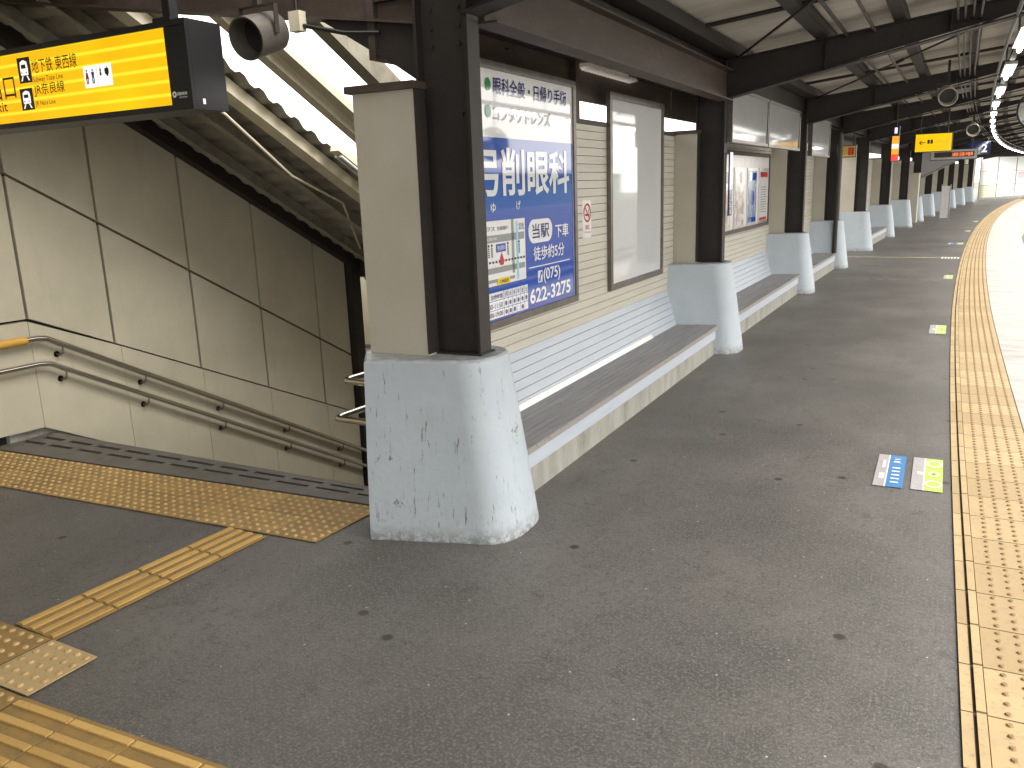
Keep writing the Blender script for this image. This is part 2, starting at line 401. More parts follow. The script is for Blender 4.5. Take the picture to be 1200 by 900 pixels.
def rrect(c, U, V, w, h, r, n=6):
    c, U, V = Vector(c), Vector(U), Vector(V); pts = []
    for (sx, sy, a0) in ((1, 1, 0), (-1, 1, 90), (-1, -1, 180), (1, -1, 270)):
        for k in range(n + 1):
            a = R(a0 + 90 * k / n)
            pts.append(c + U * (sx * (w / 2 - r) + math.cos(a) * r) + V * (sy * (h / 2 - r) + math.sin(a) * r))
    return pts

X, Y, Z = Vector((1, 0, 0)), Vector((0, 1, 0)), Vector((0, 0, 1))
PY = [3.55, 8.5, 13.35, 17.2, 21.35, 26.2, 31.1, 34.9, 39.1, 43.6, 47.9, 52.2, 56.8]
YEND = 100.

# ------------------------------------------------------------------ ground, platform floor, tracks
mb = MB(); mb.quad((-300, -150, -3.0), (300, -150, -3.0), (300, 500, -3.0), (-300, 500, -3.0))
struct(obj('ground', mb, M['far_ground']))
mb = MB()
ys = [-45, -30, -18, -6, -2, 1.4, 3.67]
ys = [-45, -30, -18, -6, -2, 1.4, 3.67]
for a, b in zip(ys, ys[1:]):
    pa_, pb_ = P(-2.70, a), P(-2.70, b)
    mb.quad((-12, pa_.y, 0), pa_, pb_, (-12, pb_.y, 0)); mb.quad(pa_, P(0.45, a), P(0.45, b), pb_)
n = 60; ya = [3.67 + (YEND - 3.67) * k / n for k in range(n + 1)]
for a, b in zip(ya, ya[1:]):
    mb.quad(P(-2.70, a), P(0.45, a), P(0.45, b), P(-2.70, b))
ya = [8.65 + (YEND - 8.65) * k / n for k in range(n + 1)]
for a, b in zip(ya, ya[1:]):
    mb.quad(P(-9, a), P(-2.70, a), P(-2.70, b), P(-9, b))
struct(obj('platform_floor', mb, M['asphalt']))
mb = MB()
ya = [-45 + (YEND + 45) * k / 100 for k in range(101)]
for a, b in zip(ya, ya[1:]):
    mb.quad(PT(.438, a, .001), P(1.2, a, .001), P(1.2, b, .001), PT(.438, b, .001))
    mb.quad(P(1.2, b, .001), P(1.2, a, .001), P(1.2, a, -1.15), P(1.2, b, -1.15))
struct(obj('platform_edge_paving', mb, M['white_conc']))
mb = MB()
for a, b in zip(ya, ya[1:]): mb.quad(P(1.2, a, -1.15), P(9.5, a, -1.15), P(9.5, b, -1.15), P(1.2, b, -1.15))
struct(obj('track_bed', mb, M['ballast']))
for k, u in enumerate((1.95, 3.02, 5.7, 6.77)):
    mb = MB(); yrun(mb, [(u - .035, -1.13), (u + .035, -1.13), (u + .035, -.98), (u - .035, -.98)], -45, YEND, 80)
    struct(obj('rail_track', mb, M['steel2']))

# edge tactile band: one tile row, ridge bar, five rows of studs
def stud(mb, c, r, h, n=8, U=X, V=Y):
    c = Vector(c)
    a = [c + U * math.cos(2 * math.pi * k / n) * r + V * math.sin(2 * math.pi * k / n) * r for k in range(n)]
    b = [c + U * math.cos(2 * math.pi * k / n) * r * .62 + V * math.sin(2 * math.pi * k / n) * r * .62 + Z * h for k in range(n)]
    mb.add(a + b, [tuple(range(n, 2 * n))] + [(k, (k + 1) % n, n + (k + 1) % n, n + k) for k in range(n)])
TZ = .008
mb = MB(); tbox(mb, .0, .44, -45, 75, .0015, .004, 130); struct(obj('edge_tactile_bed', mb, mat('dark_grout', (.075, .055, .032), .9)))
mb = MB(); ms = MB(); bars = MB()
y = .35; k = 0
while y < 62:
    L_ = .3
    g = .0035 if y < 30 else .003
    tbox(mb, .002, .036, y + g, y + L_ - g, .003, TZ)
    tbox(mb, .078, .43, y + g, y + L_ - g, .003, TZ)
    tbox(bars, .046, .074, y + .006, y + L_ - .006, .003, TZ + .007)
    if y < 62:
        nn = 8 if y < 9 else (6 if y < 18 else 4)
        for i in range(5):
            for j in range(5):
                stud(ms, PT(.137 + .0625 * i, y + .03 + .06 * j, TZ - .0005), .013, .006, nn)
    y += L_
struct(obj('edge_tactile_paving', mb, M['tile_edge']))
struct(obj('edge_tactile_bar', bars, M['tile_edge']))
struct(obj('edge_tactile_studs', ms, mat('stud_shaded', (.27, .175, .075), .6, n1=(40, (.2, .13, .06), .4, .7), coord='World')))  # stud colour darkened to stand in for the shadows around the studs

# tactile paving at the stair head: two rows of dot tiles, a guide path and a corner pad
def quad_tiles(near0, near1, far0, far1, nx, ny, mtile, name, dots=5, z=TZ, newmask=None, sx=.3):
    near0, near1, far0, far1 = [Vector((*p, 0)) for p in (near0, near1, far0, far1)]
    def pt(s, t): return (near0.lerp(near1, s)).lerp(far0.lerp(far1, s), t)
    bed = MB(); g0 = .0
    bed.quad(*[pt(s, t) + Z * .004 for s, t in ((0, 0), (1, 0), (1, 1), (0, 1))])
    struct(obj(name + '_bed', bed, M['grout']))
    mb = MB(); sb = MB()
    for i in range(nx):
        for j in range(ny):
            e = .006
            q = [pt((i + a) / nx, (j + b) / ny) for a, b in ((e, e), (1 - e, e), (1 - e, 1 - e), (e, 1 - e))]
            mb.hexa([p + Z * .003 for p in q] + [p + Z * z for p in q])
            for a in range(dots):
                for b in range(dots):
                    c = pt((i + (a + .5) / dots) / nx, (j + (b + .5) / dots) / ny)
                    stud(sb, c + Z * (z - .0005), .0145, .0075, 10)
    struct(obj(name, mb, mtile)); struct(obj(name + '_studs', sb, M['stud_old']))
def yn(x): return 2.915 + .0625 * (x + 2.76)
def yf(x): return 3.41 + .065 * (x + 3.01)
xr, xl = -2.745, -6.045
quad_tiles((xl, yn(xl)), (xr, yn(xr)), (xl + .02, yf(xl)), (xr + .03, yf(xr)), 11, 2, M['tile_old'], 'stair_tactile_paving')
# the guide path of ribbed tiles from the strip to the pad
def ribbed(p0, p1, w, n, name, nb=4, across=None):
    p0, p1 = Vector((*p0, 0)), Vector((*p1, 0)); t = (p1 - p0); Ln = t.length; t.normalize(); s = Vector((t.y, -t.x, 0))
    bed = MB(); bed.quad(p0 + Z * .004, p0 + s * w + Z * .004, p1 + s * w + Z * .004, p1 + Z * .004)
    struct(obj(name + '_bed', bed, M['grout']))
    mb = MB(); bb = MB(); tl = Ln / n
    for i in range(n):
        a, b = tl * i + .0018, tl * (i + 1) - .0018
        def q(u0, u1, v0, v1, z0, z1, m):
            ps = [p0 + t * v0 + s * u0, p0 + t * v0 + s * u1, p0 + t * v1 + s * u1, p0 + t * v1 + s * u0]
            m.hexa([p + Z * z0 for p in ps] + [p + Z * z1 for p in ps])
        q(.002, w - .002, a, b, .003, TZ, mb)
        for k in range(nb):
            c = w * (k + .5) / nb
            q(c - .0135, c + .0135, a + .006, b - .006, TZ - .001, TZ + .007, bb)
    struct(obj(name, mb, M['tile_old'])); struct(obj(name + '_bars', bb, M['bar_yellow']))
ribbed((-3.355, 1.755), (-3.31, yn(-3.3) - .004), .285, 4, 'guide_path')
ribbed((-2.80, 1.452), (.10, 1.605), .30, 10, 'guide_path_across')
quad_tiles((-3.09, 1.455), (-2.80, 1.460), (-3.085, 1.745), (-2.80, 1.74), 1, 1, M['tile_new'], 'pale_corner_pad', dots=5)
quad_tiles((-3.70, 1.45), (-3.10, 1.455), (-3.70, 1.74), (-3.095, 1.745), 2, 1, M['tile_old'], 'corner_pad')
quad_tiles((-3.70, 1.15), (-2.805, 1.15), (-3.70, 1.446), (-2.805, 1.450), 3, 1, M['tile_old'], 'corner_pad_front')

# floor lines
mb = MB(); mb.quad(P(-3.9, 19.55, .004), P(-.02, 19.4, .004), P(-.02, 19.48, .004), P(-3.9, 19.68, .004)); struct(obj('floor_line', mb, M['line']))
mb = MB(); mb.quad(P(-1.9, 15.2, .004), P(-.02, 15.25, .004), P(-.02, 15.29, .004), P(-1.9, 15.25, .004)); struct(obj('floor_joint', mb, M['greyline']))
mb = MB()
for k in range(6): mb.quad(P(-.36 + k * .058, 19.25, .008), P(-.33 + k * .058, 19.25, .008), P(-.33 + k * .058, 19.62, .008), P(-.36 + k * .058, 19.62, .008))
struct(obj('floor_stripe_patch', mb, M['st_white']))

# drain cover along the stair head
t = thing('drain_cover', 'long dark slotted drain cover between the yellow dot tiles and the stairs', 'drain', (-4.4, 3.5, 0))
pl = MB(); pit = MB()
x0, x1 = -6.03, -2.70
def gy(x, f): a = yf(x) + .012; return a + (3.665 - a) * f
pit.quad((x0, gy(x0, 0), .002), (x1, gy(x1, 0), .002), (x1, 3.665, .002), (x0, 3.665, .002))
n = 11
def gcell(a, b, f0, f1):
    q = [(a, gy(a, f0)), (b, gy(b, f0)), (b, gy(b, f1)), (a, gy(a, f1))]
    pl.hexa([(p[0], p[1], .001) for p in q] + [(p[0], p[1], .012) for p in q])
gcell(x0, x1, 0, .42); gcell(x0, x1, .52, .70); gcell(x0, x1, .80, 1.0)
for i in range(n + 1):
    c = x0 + (x1 - x0) * i / n
    gcell(max(x0, c - .03), min(x1, c + .03), .42, .52); gcell(max(x0, c - .03 + .05), min(x1, c + .08), .70, .80)
obj('pit', pit, M['gap'], t); obj('plate', pl, M['drain'], t)

# ------------------------------------------------------------------ stairs
mb = MB()
SL = -.53
for k in range(15):
    y0 = 3.665 + .30 * k
    mb.box(-6.02, -2.76, y0, y0 + .31, -2.9, -.159 * (k + 1))
mb.box(-6.02, -2.76, 8.165, 11, -2.9, -2.39)
struct(obj('stairs', mb, M['stairc']))

t = thing('stair_wall', 'beige panelled wall with slanting joints along the far side of the stairs', 'wall', (-6.1, 5.5, -2.4))
mb = MB(); mb.prism([(-6.12, -1, -.0), (-6.12, 3.66, 0), (-6.12, 7.25, -2.4), (-6.12, 7.25, .95), (-6.12, 3.3, 3.05), (-6.12, -1, 3.05)], (.06, 0, 0)); obj('backing', mb, M['gap'], t)
def topz(y): return min(3.05, 4.787 - .527 * y)
def midz(y): return 1.94 if y < 3.6 else 1.94 - .553 * (y - 3.6)
def skz(y): return .88 if y < 3.64 else .88 - .452 * (y - 3.64)
def lowz(y): return .10 if y < 3.55 else .10 - .53 * (y - 3.55)
seams = [-1, .4, 1.2, 2.0, 2.8, 3.62, 4.30, 5.13, 5.93, 6.74, 7.24]
pb = MB()
for a, b in zip(seams, seams[1:]):
    for lo, hi in ((skz, midz), (midz, topz)):
        a2, b2 = a + .012, b - .012
        z0a, z0b, z1a, z1b = lo(a2) + .012, lo(b2) + .012, hi(a2) - .012, hi(b2) - .012
        if min(z1a - z0a, z1b - z0b) < .02: continue
        pts = [(-6.06, a2, z0a), (-6.06, b2, z0b), (-6.06, b2, z1b), (-6.06, a2, z1a)]
        pb.prism(pts, (.055, 0, 0))
obj('panel', pb, M['plaster'], t)
pb = MB()
ss = [-1, 2.0, 2.8, 3.6, 4.33, 5.12, 5.92, 6.73, 7.24]
for a, b in zip(ss, ss[1:]):
    a2, b2 = a + .002, b - .002
    pts = [(-6.06, a2, lowz(a2)), (-6.06, b2, lowz(b2)), (-6.06, b2, skz(b2) - .006), (-6.06, a2, skz(a2) - .006)]
    pb.prism(pts, (.085, 0, 0))
obj('skirting_band', pb, M['plaster'], t)
pb = MB(); pb.prism([(-6.06, 3.35, 0), (-6.06, 7.24, -2.35), (-6.06, 7.24, -1.85), (-6.06, 3.56, .09), (-6.06, 3.35, .09)], (.045, 0, 0))
obj('foot_strip', pb, M['conc'], t)
pb = MB(); pb.prism([(-6.10, 3.2, 3.08), (-6.10, 7.3, .93), (-6.10, 7.3, 1.06), (-6.10, 3.2, 3.22)], (.20, 0, 0))
obj('top_beam', pb, M['steel'], t)

mb = MB(); mb.box(-9.3, -9.2, -42, 3.6, 0, 3.42); mb.box(-9.2, -6.12, 3.5, 3.6, 0, 3.42)
tag(obj('concourse_wall', mb, M['plaster']), 'plain beige wall along the landing beyond the left edge of the view', 'wall')
mb = MB(); mb.box(-9.3, 1.5, -42.1, -42, 0, 3.6)  # unseen wall, added to shut out light from behind the camera
tag(obj('light_block_wall', mb, M['cream']), 'plain cream wall added unseen behind the camera to block light', 'wall')
def handrail(zoff, zlab, r, label, sleeve):
    t = thing('handrail', label, 'handrail', (-5.93, 3.6, zoff))
    x = -5.915
    def rz(y): return zoff if y < 3.66 else zoff - .543 * (y - 3.66)
    pts = [(x, 2.2, zoff), (x, 3.60, zoff), (x, 3.68, rz(3.68)), (x, 4.5, rz(4.5)), (x, 6, rz(6)), (x, 7.42, rz(7.42)), (x, 7.55, rz(7.42) - .02), (x, 8.2, rz(7.42) - .02)]
    mb = MB(); mb.tube(pts, r, 12); obj('tube', mb, M['inox'], t, 60)
    if sleeve:
        mb = MB(); mb.tube([(x, 2.2, zoff), (x, 3.53, zoff)], r + .006, 12); obj('sleeve', mb, M['rail_yellow'], t, 60)
    for y in (2.9, 3.78, 4.46, 5.24, 6.05, 6.85):
        z = rz(y)
        mb = MB(); mb.tube([(-5.985, y, z - .085), (x - .01, y, z - .085), (x, y + .01, z - .07), (x, y + .02, z - r)], .0075, 8)
        mb.disc((-5.974, y, z - .085), Y, Z, .024); mb.tube([(-5.985, y, z - .085), (-5.974, y, z - .085)], .024, 12)
        obj('bracket', mb, M['frame'], t, 50)
handrail(.75, 'upper', .024, 'upper stainless handrail with yellow sleeve on the beige stair wall', True)
handrail(.56, 'lower', .021, 'lower bare stainless handrail on the beige stair wall', False)

mb = MB(); mb.box(-6.09, -5.93, 7.26, 7.40, -2.6, 1.0)
tag(obj('steel_post', mb, M['steel']), 'dark brown steel post at the lower end of the beige stair wall', 'post')
t = thing('landing_wall', 'beige wall with a bright narrow window beyond the dark stair post', 'wall', (-5, 8.5, -2.39))
mb = MB(); mb.box(-7.4, -6.86, 8.42, 8.5, -2.39, 1.4); mb.box(-6.45, -2.7, 8.42, 8.5, -2.39, 1.4); mb.box(-6.86, -6.45, 8.42, 8.5, -2.39, -1.45); mb.box(-6.86, -6.45, 8.42, 8.5, -.22, 1.4)
obj('plaster', mb, M['plaster'], t)
mb = MB(); mb.box(-6.85, -6.46, 8.45, 8.46, -1.44, -.23); o = obj('window', mb, M['pane'], t)
mb = MB()
for a in ((-6.88, -6.83), (-6.47, -6.43)): mb.box(a[0], a[1], 8.39, 8.418, -1.47, -.2)
mb.box(-6.828, -6.472, 8.39, 8.418, -1.47, -1.42); mb.box(-6.828, -6.472, 8.39, 8.418, -.25, -.2); mb.box(-6.828, -6.472, 8.39, 8.418, -.86, -.83)
obj('frame', mb, M['frame'], o)
mb = MB(); mb.box(-7.4, -7.32, 7.3, 8.42, -2.39, 1.4); mb.box(-7.32, -6.13, 7.3, 7.38, -2.39, -2.3)
obj('return', mb, M['plaster'], t)
mb = MB(); mb.box(-7.3, -5.0, 7.42, 7.62, .80, 1.12)
obj('lintel', mb, M['steel'], t)
mb = MB(); mb.box(-2.755, -2.66, 4.0, 8.42, -2.4, .0)
tag(obj('stairwell_wall', mb, M['plaster']), 'plain stairwell side wall below the siding, behind the pillars', 'wall')

t = thing('looped_rail', 'stainless double rail end jutting out behind the nearest blue pillar base', 'handrail', (-2.85, 3.7, .4))
for z in (.665, .432):
    e = -3.045 if z > .5 else -3.135
    mb = MB(); mb.tube([(-2.72, 3.60, z), (e + .03, 3.60, z), (e + .006, 3.606, z), (e, 3.63, z), (e, 3.66, z), (e + .02, 4.4, z - .01)], .0205, 14)
    obj('tube', mb, M['inox'], t, 60)

# stair roof: sloping purlins, ribbed sheet, open bright gap
def sr(x, y, dz=0): return Vector((x, y, 4.79 - .53 * y + dz))
t = thing('stair_roof', 'sloping ribbed metal roof on cream purlins above the stairs', 'roof', (-5.2, 5, 2.0))
def sheet(x0, x1, y0, y1, dz, name, m, per=.17, amp=.032):
    mb = MB(); nn = int((y1 - y0) / per * 4); vs_ = []; 
    for i in range(nn + 1):
        y = y0 + (y1 - y0) * i / nn; ph = i % 4
        a = (0, amp, amp, 0)[ph]
        vs_ += [sr(x0, y, dz + a), sr(x1, y, dz + a)]
    mb.add(vs_, [(2 * i, 2 * i + 1, 2 * i + 3, 2 * i + 2) for i in range(nn)])
    return obj(name, mb, m, t)
sheet(-6.3, -4.50, 2.9, 8.4, .105, 'ribbed_sheet', mat('old_ribbed_sheet', (.30, .275, .22), .6, n1=(4, (.2, .185, .15), .4, .7)))
def zbeam(x, y0, y1, w, h, dz, m, name='purlin'):
    mb = MB()
    mb.prism([sr(x, y0, dz), sr(x, y1, dz), sr(x, y1, dz + h), sr(x, y0, dz + h)], (.012, 0, 0))
    mb.prism([sr(x + .013, y0, dz), sr(x + .013, y1, dz), sr(x + .013, y1, dz + .012), sr(x + .013, y0, dz + .012)], (w, 0, 0))
    mb.prism([sr(x - w, y0, dz + h - .012), sr(x - w, y1, dz + h - .012), sr(x - w, y1, dz + h), sr(x - w, y0, dz + h)], (w - .001, 0, 0))
    return obj(name, mb, m, t)
M['greysteel'] = mat('dull_purlin', (.30, .275, .215), .6, n1=(7, (.17, .155, .12), .45, .75))
zbeam(-5.62, 2.9, 8.4, .06, .14, -.03, M['greysteel'])
zbeam(-5.12, 2.9, 8.4, .06, .14, -.03, M['greysteel'])
def rect_beam(x, w, h, dz, m, y0=2.9, y1=8.4, name='purlin'):
    mb = MB(); mb.prism([sr(x, y0, dz), sr(x, y1, dz), sr(x, y1, dz + h), sr(x, y0, dz + h)], (w, 0, 0)); return obj(name, mb, m, t)
rect_beam(-4.74, .13, .10, -.0, M['creamsteel'])
rect_beam(-4.06, .08, .12, -.0, M['creamsteel']); rect_beam(-3.97, .09, .06, .07, M['creamsteel'])
rect_beam(-3.46, .10, .16, -.0, M['greysteel'])
# flat part over the landing
mb = MB(); mb.box(-9.3, -2.45, -42, 2.9, 3.42, 3.5); obj('landing_ceiling', mb, M['deck'], t)
mb = MB()
for x in (-7.4, -6.6, -5.8, -5.0, -4.2, -3.4): mb.box(x - .05, x + .05, -30, 2.88, 3.25, 3.41)
obj('landing_purlin', mb, M['greysteel'], t)
mb = MB(); mb.tube([(-4.55, 3.75, 2.57), (-4.6, 4.4, 2.27), (-4.78, 5.2, 1.86), (-4.9, 5.95, 1.63), (-4.92, 6.0, 1.58), (-5.5, 6.9, 1.15)], .011, 8)
tag(obj('conduit', mb, M['creamsteel']), 'thin cream conduit running down under the sloping stair roof', 'conduit')
mb = MB(); mb.tube([(-4.5, 4.75, 3.0), (-2.6, 4.9, 2.55)], .006, 6)
tag(obj('cable', mb, M['frame']), 'thin dark cable crossing the bright gap above the stairs', 'cable')
t2 = thing('tube_lamp', 'unlit cream tube lamp fixed under the roof edge above the stairs', 'lamp', (-4.5, 5.6, 1.9))
mb = MB(); mb.bar((-4.44, 5.35, 2.06), (-4.44, 6.5, 1.45), .09, .05); obj('housing', mb, M['creamsteel'], t2)
for dx in (-.025, .025):
    mb = MB(); mb.tube([(-4.44 + dx, 5.38, 2.0), (-4.44 + dx, 6.4, 1.46)], .014, 8); obj('tube', mb, M['paper'], t2, 60)

# ------------------------------------------------------------------ pillars
def plinth_ring(z, nose, hl, hn, inset=0.):
    pts = [(-.855 + inset, -.13)]; lx = -.69 - .02 * z + inset; hl -= inset; hn -= inset; nose -= inset
    pts.append((lx, -hl)); first_ = len(pts)
    half = []; P0 = (nose - .17, -(hn + .02)); P1 = (nose, -hn); P2 = (nose, -hn * .12)
    for k in range(11):
        q = k / 10; half.append(tuple((1 - q) ** 2 * P0[i] + 2 * q * (1 - q) * P1[i] + q * q * P2[i] for i in (0, 1)))
    pts += half; pts += [(p[0], -p[1]) for p in reversed(half)]
    pts.append((-.855 + inset, hl))
    return [Vector((p[0], p[1], z)) for p in pts]
def pillar_meshes():
    mb = MB(); rings = [plinth_ring(0, .0, .42, .245), plinth_ring(.45, -.065, .385, .225), plinth_ring(.893, -.132, .345, .20), plinth_ring(.905, -.134, .343, .199, .01)]
    n = len(rings[0]); vs_ = [p for r in rings for p in r]; fs = []
    for i in range(len(rings) - 1):
        for k in range(n):
            k2 = (k + 1) % n; fs.append((i * n + k, i * n + k2, (i + 1) * n + k2, (i + 1) * n + k))
    fs.append(tuple(range((len(rings) - 1) * n, len(rings) * n))); mb.add(vs_, fs)
    col = MB(); a0, a1 = -.50, -.212
    col.box(a0, a0 + .016, -.055, .055, .906, 2.83); col.box(a1 - .016, a1, -.055, .055, .906, 2.83); col.box(a0 + .0165, a1 - .0165, -.006, .006, .906, 2.83)
    col.box(a0 - .012, a1 + .012, -.075, .075, .9055, .9145)
    for z_ in (1.22, 1.62, 2.05, 2.36, 2.44, 2.52):
        for x_ in (a0 + .07, a1 - .07): col.tube([(x_, -.006, z_), (x_, -.015, z_)], .010, 6)
    pier = MB(); pier.box(-.805, -.503, -.15, .15, .906, 2.165); pier.box(-.5028, -.456, -.15, -.062, .906, 2.165)
    cap = MB(); cap.box(-.835, -.503, -.175, .175, 2.166, 2.20); cap.box(-.5028, -.44, -.175, -.060, 2.166, 2.20)
    return mb, col, pier, cap
def pillar_label(i):
    return ['nearest dark steel pillar on a chipped pale blue base beside the stairs',
            'second pillar from the stairs, between the billboard bench and the notice board bench',
            'third pillar from the stairs, just beyond the notice board of four posters',
            'fourth pillar from the stairs, with a dark pipe before its blue base'][i] if i < 4 else \
        ORD[i + 1] + ' pillar from the stairs, dark steel on a pale blue base'
first = None
for i, y in enumerate(PY):
    if first is None:
        first = thing('platform_pillar', pillar_label(0), 'pillar', (0, 0, 0), 'pillars along the platform', local=True)
        a, b, c, d = pillar_meshes()
        po = obj('base', a, M['plinth'], first, 35)
        obj('steel_column', b, M['steel'], first); obj('end_panel', c, M['cream'], first); obj('corner_trim', MB().box(-.4555, -.4505, -.153, -.060, .915, 2.165), M['steel'], first); obj('panel_cap', d, M['steel2'], first)
        r = first
    else:
        r = tree_copy(first, pillar_label(i))
        for ch in r.children:
            if ch.name.startswith('base'):
                if i == 1: clean = ch.data.copy(); clean.materials[0] = M['plinth_clean']
                ch.data = clean
    r.location = P(-1.888, y); r.rotation_euler = (0, 0, -TH(y))

# ------------------------------------------------------------------ long wall, benches
def back_wall(i, label, wb=True):
    ya, yb = PY[i] + .16, PY[i + 1] - .16
    t = thing('siding_wall', label, 'wall', P(-2.6, (ya + yb) / 2), 'siding walls between the pillars')
    mb = MB(); ybox(mb, -2.66, -2.605, ya, yb, .0, 2.15, 3); obj('backing', mb, M['siding_gap'], t)
    up = MB(); lo = MB(); z = .655
    while z < 2.14:
        ybox(up, -2.604, -2.572, ya, yb, z, min(z + .0565, 2.15)); z += .0605
    obj('cream_siding', up, M['siding'], t)
    nb = 6
    for k in range(nb):
        z0 = .30 + k * .0595; z1 = z0 + .0555
        o0 = -2.47 - .102 * (z0 - .30) / .355; o1 = -2.47 - .102 * (z1 - .30) / .355
        lo.hexa([P(-2.604, ya, z0), P(o0, ya, z0), P(o0, yb, z0), P(-2.604, yb, z0), P(-2.604, ya, z1), P(o1, ya, z1), P(o1, yb, z1), P(-2.604, yb, z1)])
    obj('blue_siding', lo, M['siding_blue'], t)
    if i == 0:
        wb_ = MB(); wb_.hexa([P(-2.472, 4.2, .303), P(-2.452, 4.2, .303), P(-2.452, 7.35, .303), P(-2.472, 7.35, .303), P(-2.478, 4.2, .338), P(-2.470, 4.2, .338), P(-2.470, 7.35, .338), P(-2.478, 7.35, .338)])
        obj('white_board', wb_, M['white_paint'], t)
    cp = MB(); ybox(cp, -2.67, -2.56, ya, yb, 2.152, 2.185); obj('cap_rail', cp, M['steel2'], t)
    return t
wall_names = {0: 'cream siding wall behind the billboard bench, blue at its foot', 1: 'cream siding wall behind the notice board, blue at its foot',
              2: 'short cream siding wall between the third and fourth pillars', 4: 'cream siding wall between the fifth and sixth pillars',
              5: 'cream siding wall between the sixth and seventh pillars', 6: 'cream siding wall between the seventh and eighth pillars',
              7: 'cream siding wall between the eighth and ninth pillars', 8: 'cream siding wall between the ninth and tenth pillars',
              9: 'cream siding wall between the tenth and eleventh pillars', 10: 'cream siding wall between the eleventh and twelfth pillars',
              11: 'cream siding wall between the twelfth and thirteenth pillars'}
for i, l in wall_names.items(): back_wall(i, l)
def bench(i, label, ya=None, yb=None):
    ya = ya or PY[i] + .30; yb = yb or PY[i + 1] - .30
    t = thing('platform_bench', label, 'bench', P(-2.25, (ya + yb) / 2), 'benches built against the siding wall')
    mb = MB(); ybox(mb, -2.55, -2.10, ya, yb, 0, .164); obj('concrete_footing', mb, M['conc'], t)
    mb = MB(); ybox(mb, -2.55, -2.085, ya, yb, .165, .284); obj('blue_fascia', mb, M['siding_blue'], t)
    mb = MB(); w = .0505
    for k in range(8): ybox(mb, -2.468 + k * w, -2.468 + (k + 1) * w - .006, ya, yb, .285, .302 + random.uniform(-.0008, .0008))
    obj('seat', mb, M['seat'], t)
    mb = MB(); ybox(mb, -2.097 + .034, -2.0615, ya, yb, .282, .301); ybox(mb, -2.085, -2.0655, ya, yb, .262, .2815)
    obj('seat_edge', mb, mat('worn_edge', (.26, .245, .225), .6, n1=(14, (.36, .27, .17), .60, .68), n2=(30, (.15, .13, .11), .55, .7)), t)
bench(0, 'long grey-slatted bench under the blue billboard, nearest to the stairs')
bench(1, 'grey-slatted bench under the notice board of four posters')
bench(2, 'short grey-slatted bench between the third and fourth pillars')
bench(4, 'distant grey-slatted bench between the fifth and sixth pillars')

# recess between the fourth and fifth pillars
t = thing('passage_wall', 'cream panel wall set back between the fourth and fifth pillars', 'wall', P(-4.0, 19.3))
mb = MB()
for k in range(4): ybox(mb, -4.1, -4.03, 17.45 + k * .93, 18.34 + k * .93, 0, 2.5)
obj('panel', mb, M['cream'], t)
mb = MB(); ybox(mb, -4.16, -4.105, 17.4, 21.2, 0, 2.5); obj('backing', mb, M['gap'], t)
mb = MB(); ybox(mb, -4.0, -2.7, 21.4, 21.46, 0, 2.5); obj('side_panel', mb, M['cream'], t)
mb = MB(); c = P(-2.115, 16.93); mb.tube([(c.x, c.y, .302), (c.x, c.y, 2.5)], .042, 12)
tag(obj('drain_pipe', mb, M['steel'], None, 60), 'dark brown drain pipe rising from the bench end at the fourth pillar', 'pipe')
t = thing('cream_cabinet', 'tall cream cabinet standing just before the eighth pillar', 'cabinet', P(-2.1, 34.1))
mb = MB(); ybox(mb, -2.62, -2.06, 33.9, 34.35, 0, 1.72); obj('cabinet_body', mb, M['cream'], t)
mb = MB(); ybox(mb, -2.63, -2.05, 33.88, 34.37, 1.72, 1.76); obj('top', mb, M['cream'], t)
mb = MB(); ybox(mb, -2.5, -2.2, 33.885, 33.899, .2, 1.5); obj('door', mb, M['cream'], t)
t = thing('stair_roof_end', 'dark sloping stair roof end between the eighth and tenth pillars', 'roof', P(-2.2, 38, 2))
mb = MB(); q0, q1 = P(-2.5, 35.4), P(-1.75, 41.5)
mb.prism([q0 + Z * 1.55, q1 + Z * 2.25, q1 + Z * 2.62, q0 + Z * 2.62], (.25, 0, 0)); obj('roof_side', mb, M['steel'], t)
mb = MB(); mb.prism([q0 + Z * 1.50 + X * .25, q1 + Z * 2.20 + X * .25, q1 + Z * 2.25 + X * .25, q0 + Z * 1.55 + X * .25], (.04, 0, 0)); obj('edge_trim', mb, M['steel2'], t)
t = thing('narrow_board', 'narrow pale upright board standing on the platform before the ninth pillar', 'signboard', P(-1.5, 35.9))
mb = MB(); ybox(mb, -1.44, -1.16, 35.9, 35.94, .06, 1.25); obj('board', mb, M['paper'], t)
mb = MB(); ybox(mb, -1.46, -1.44, 35.88, 35.96, 0, 1.3); ybox(mb, -1.16, -1.14, 35.88, 35.96, 0, 1.3); obj('frame', mb, M['alu'], t)

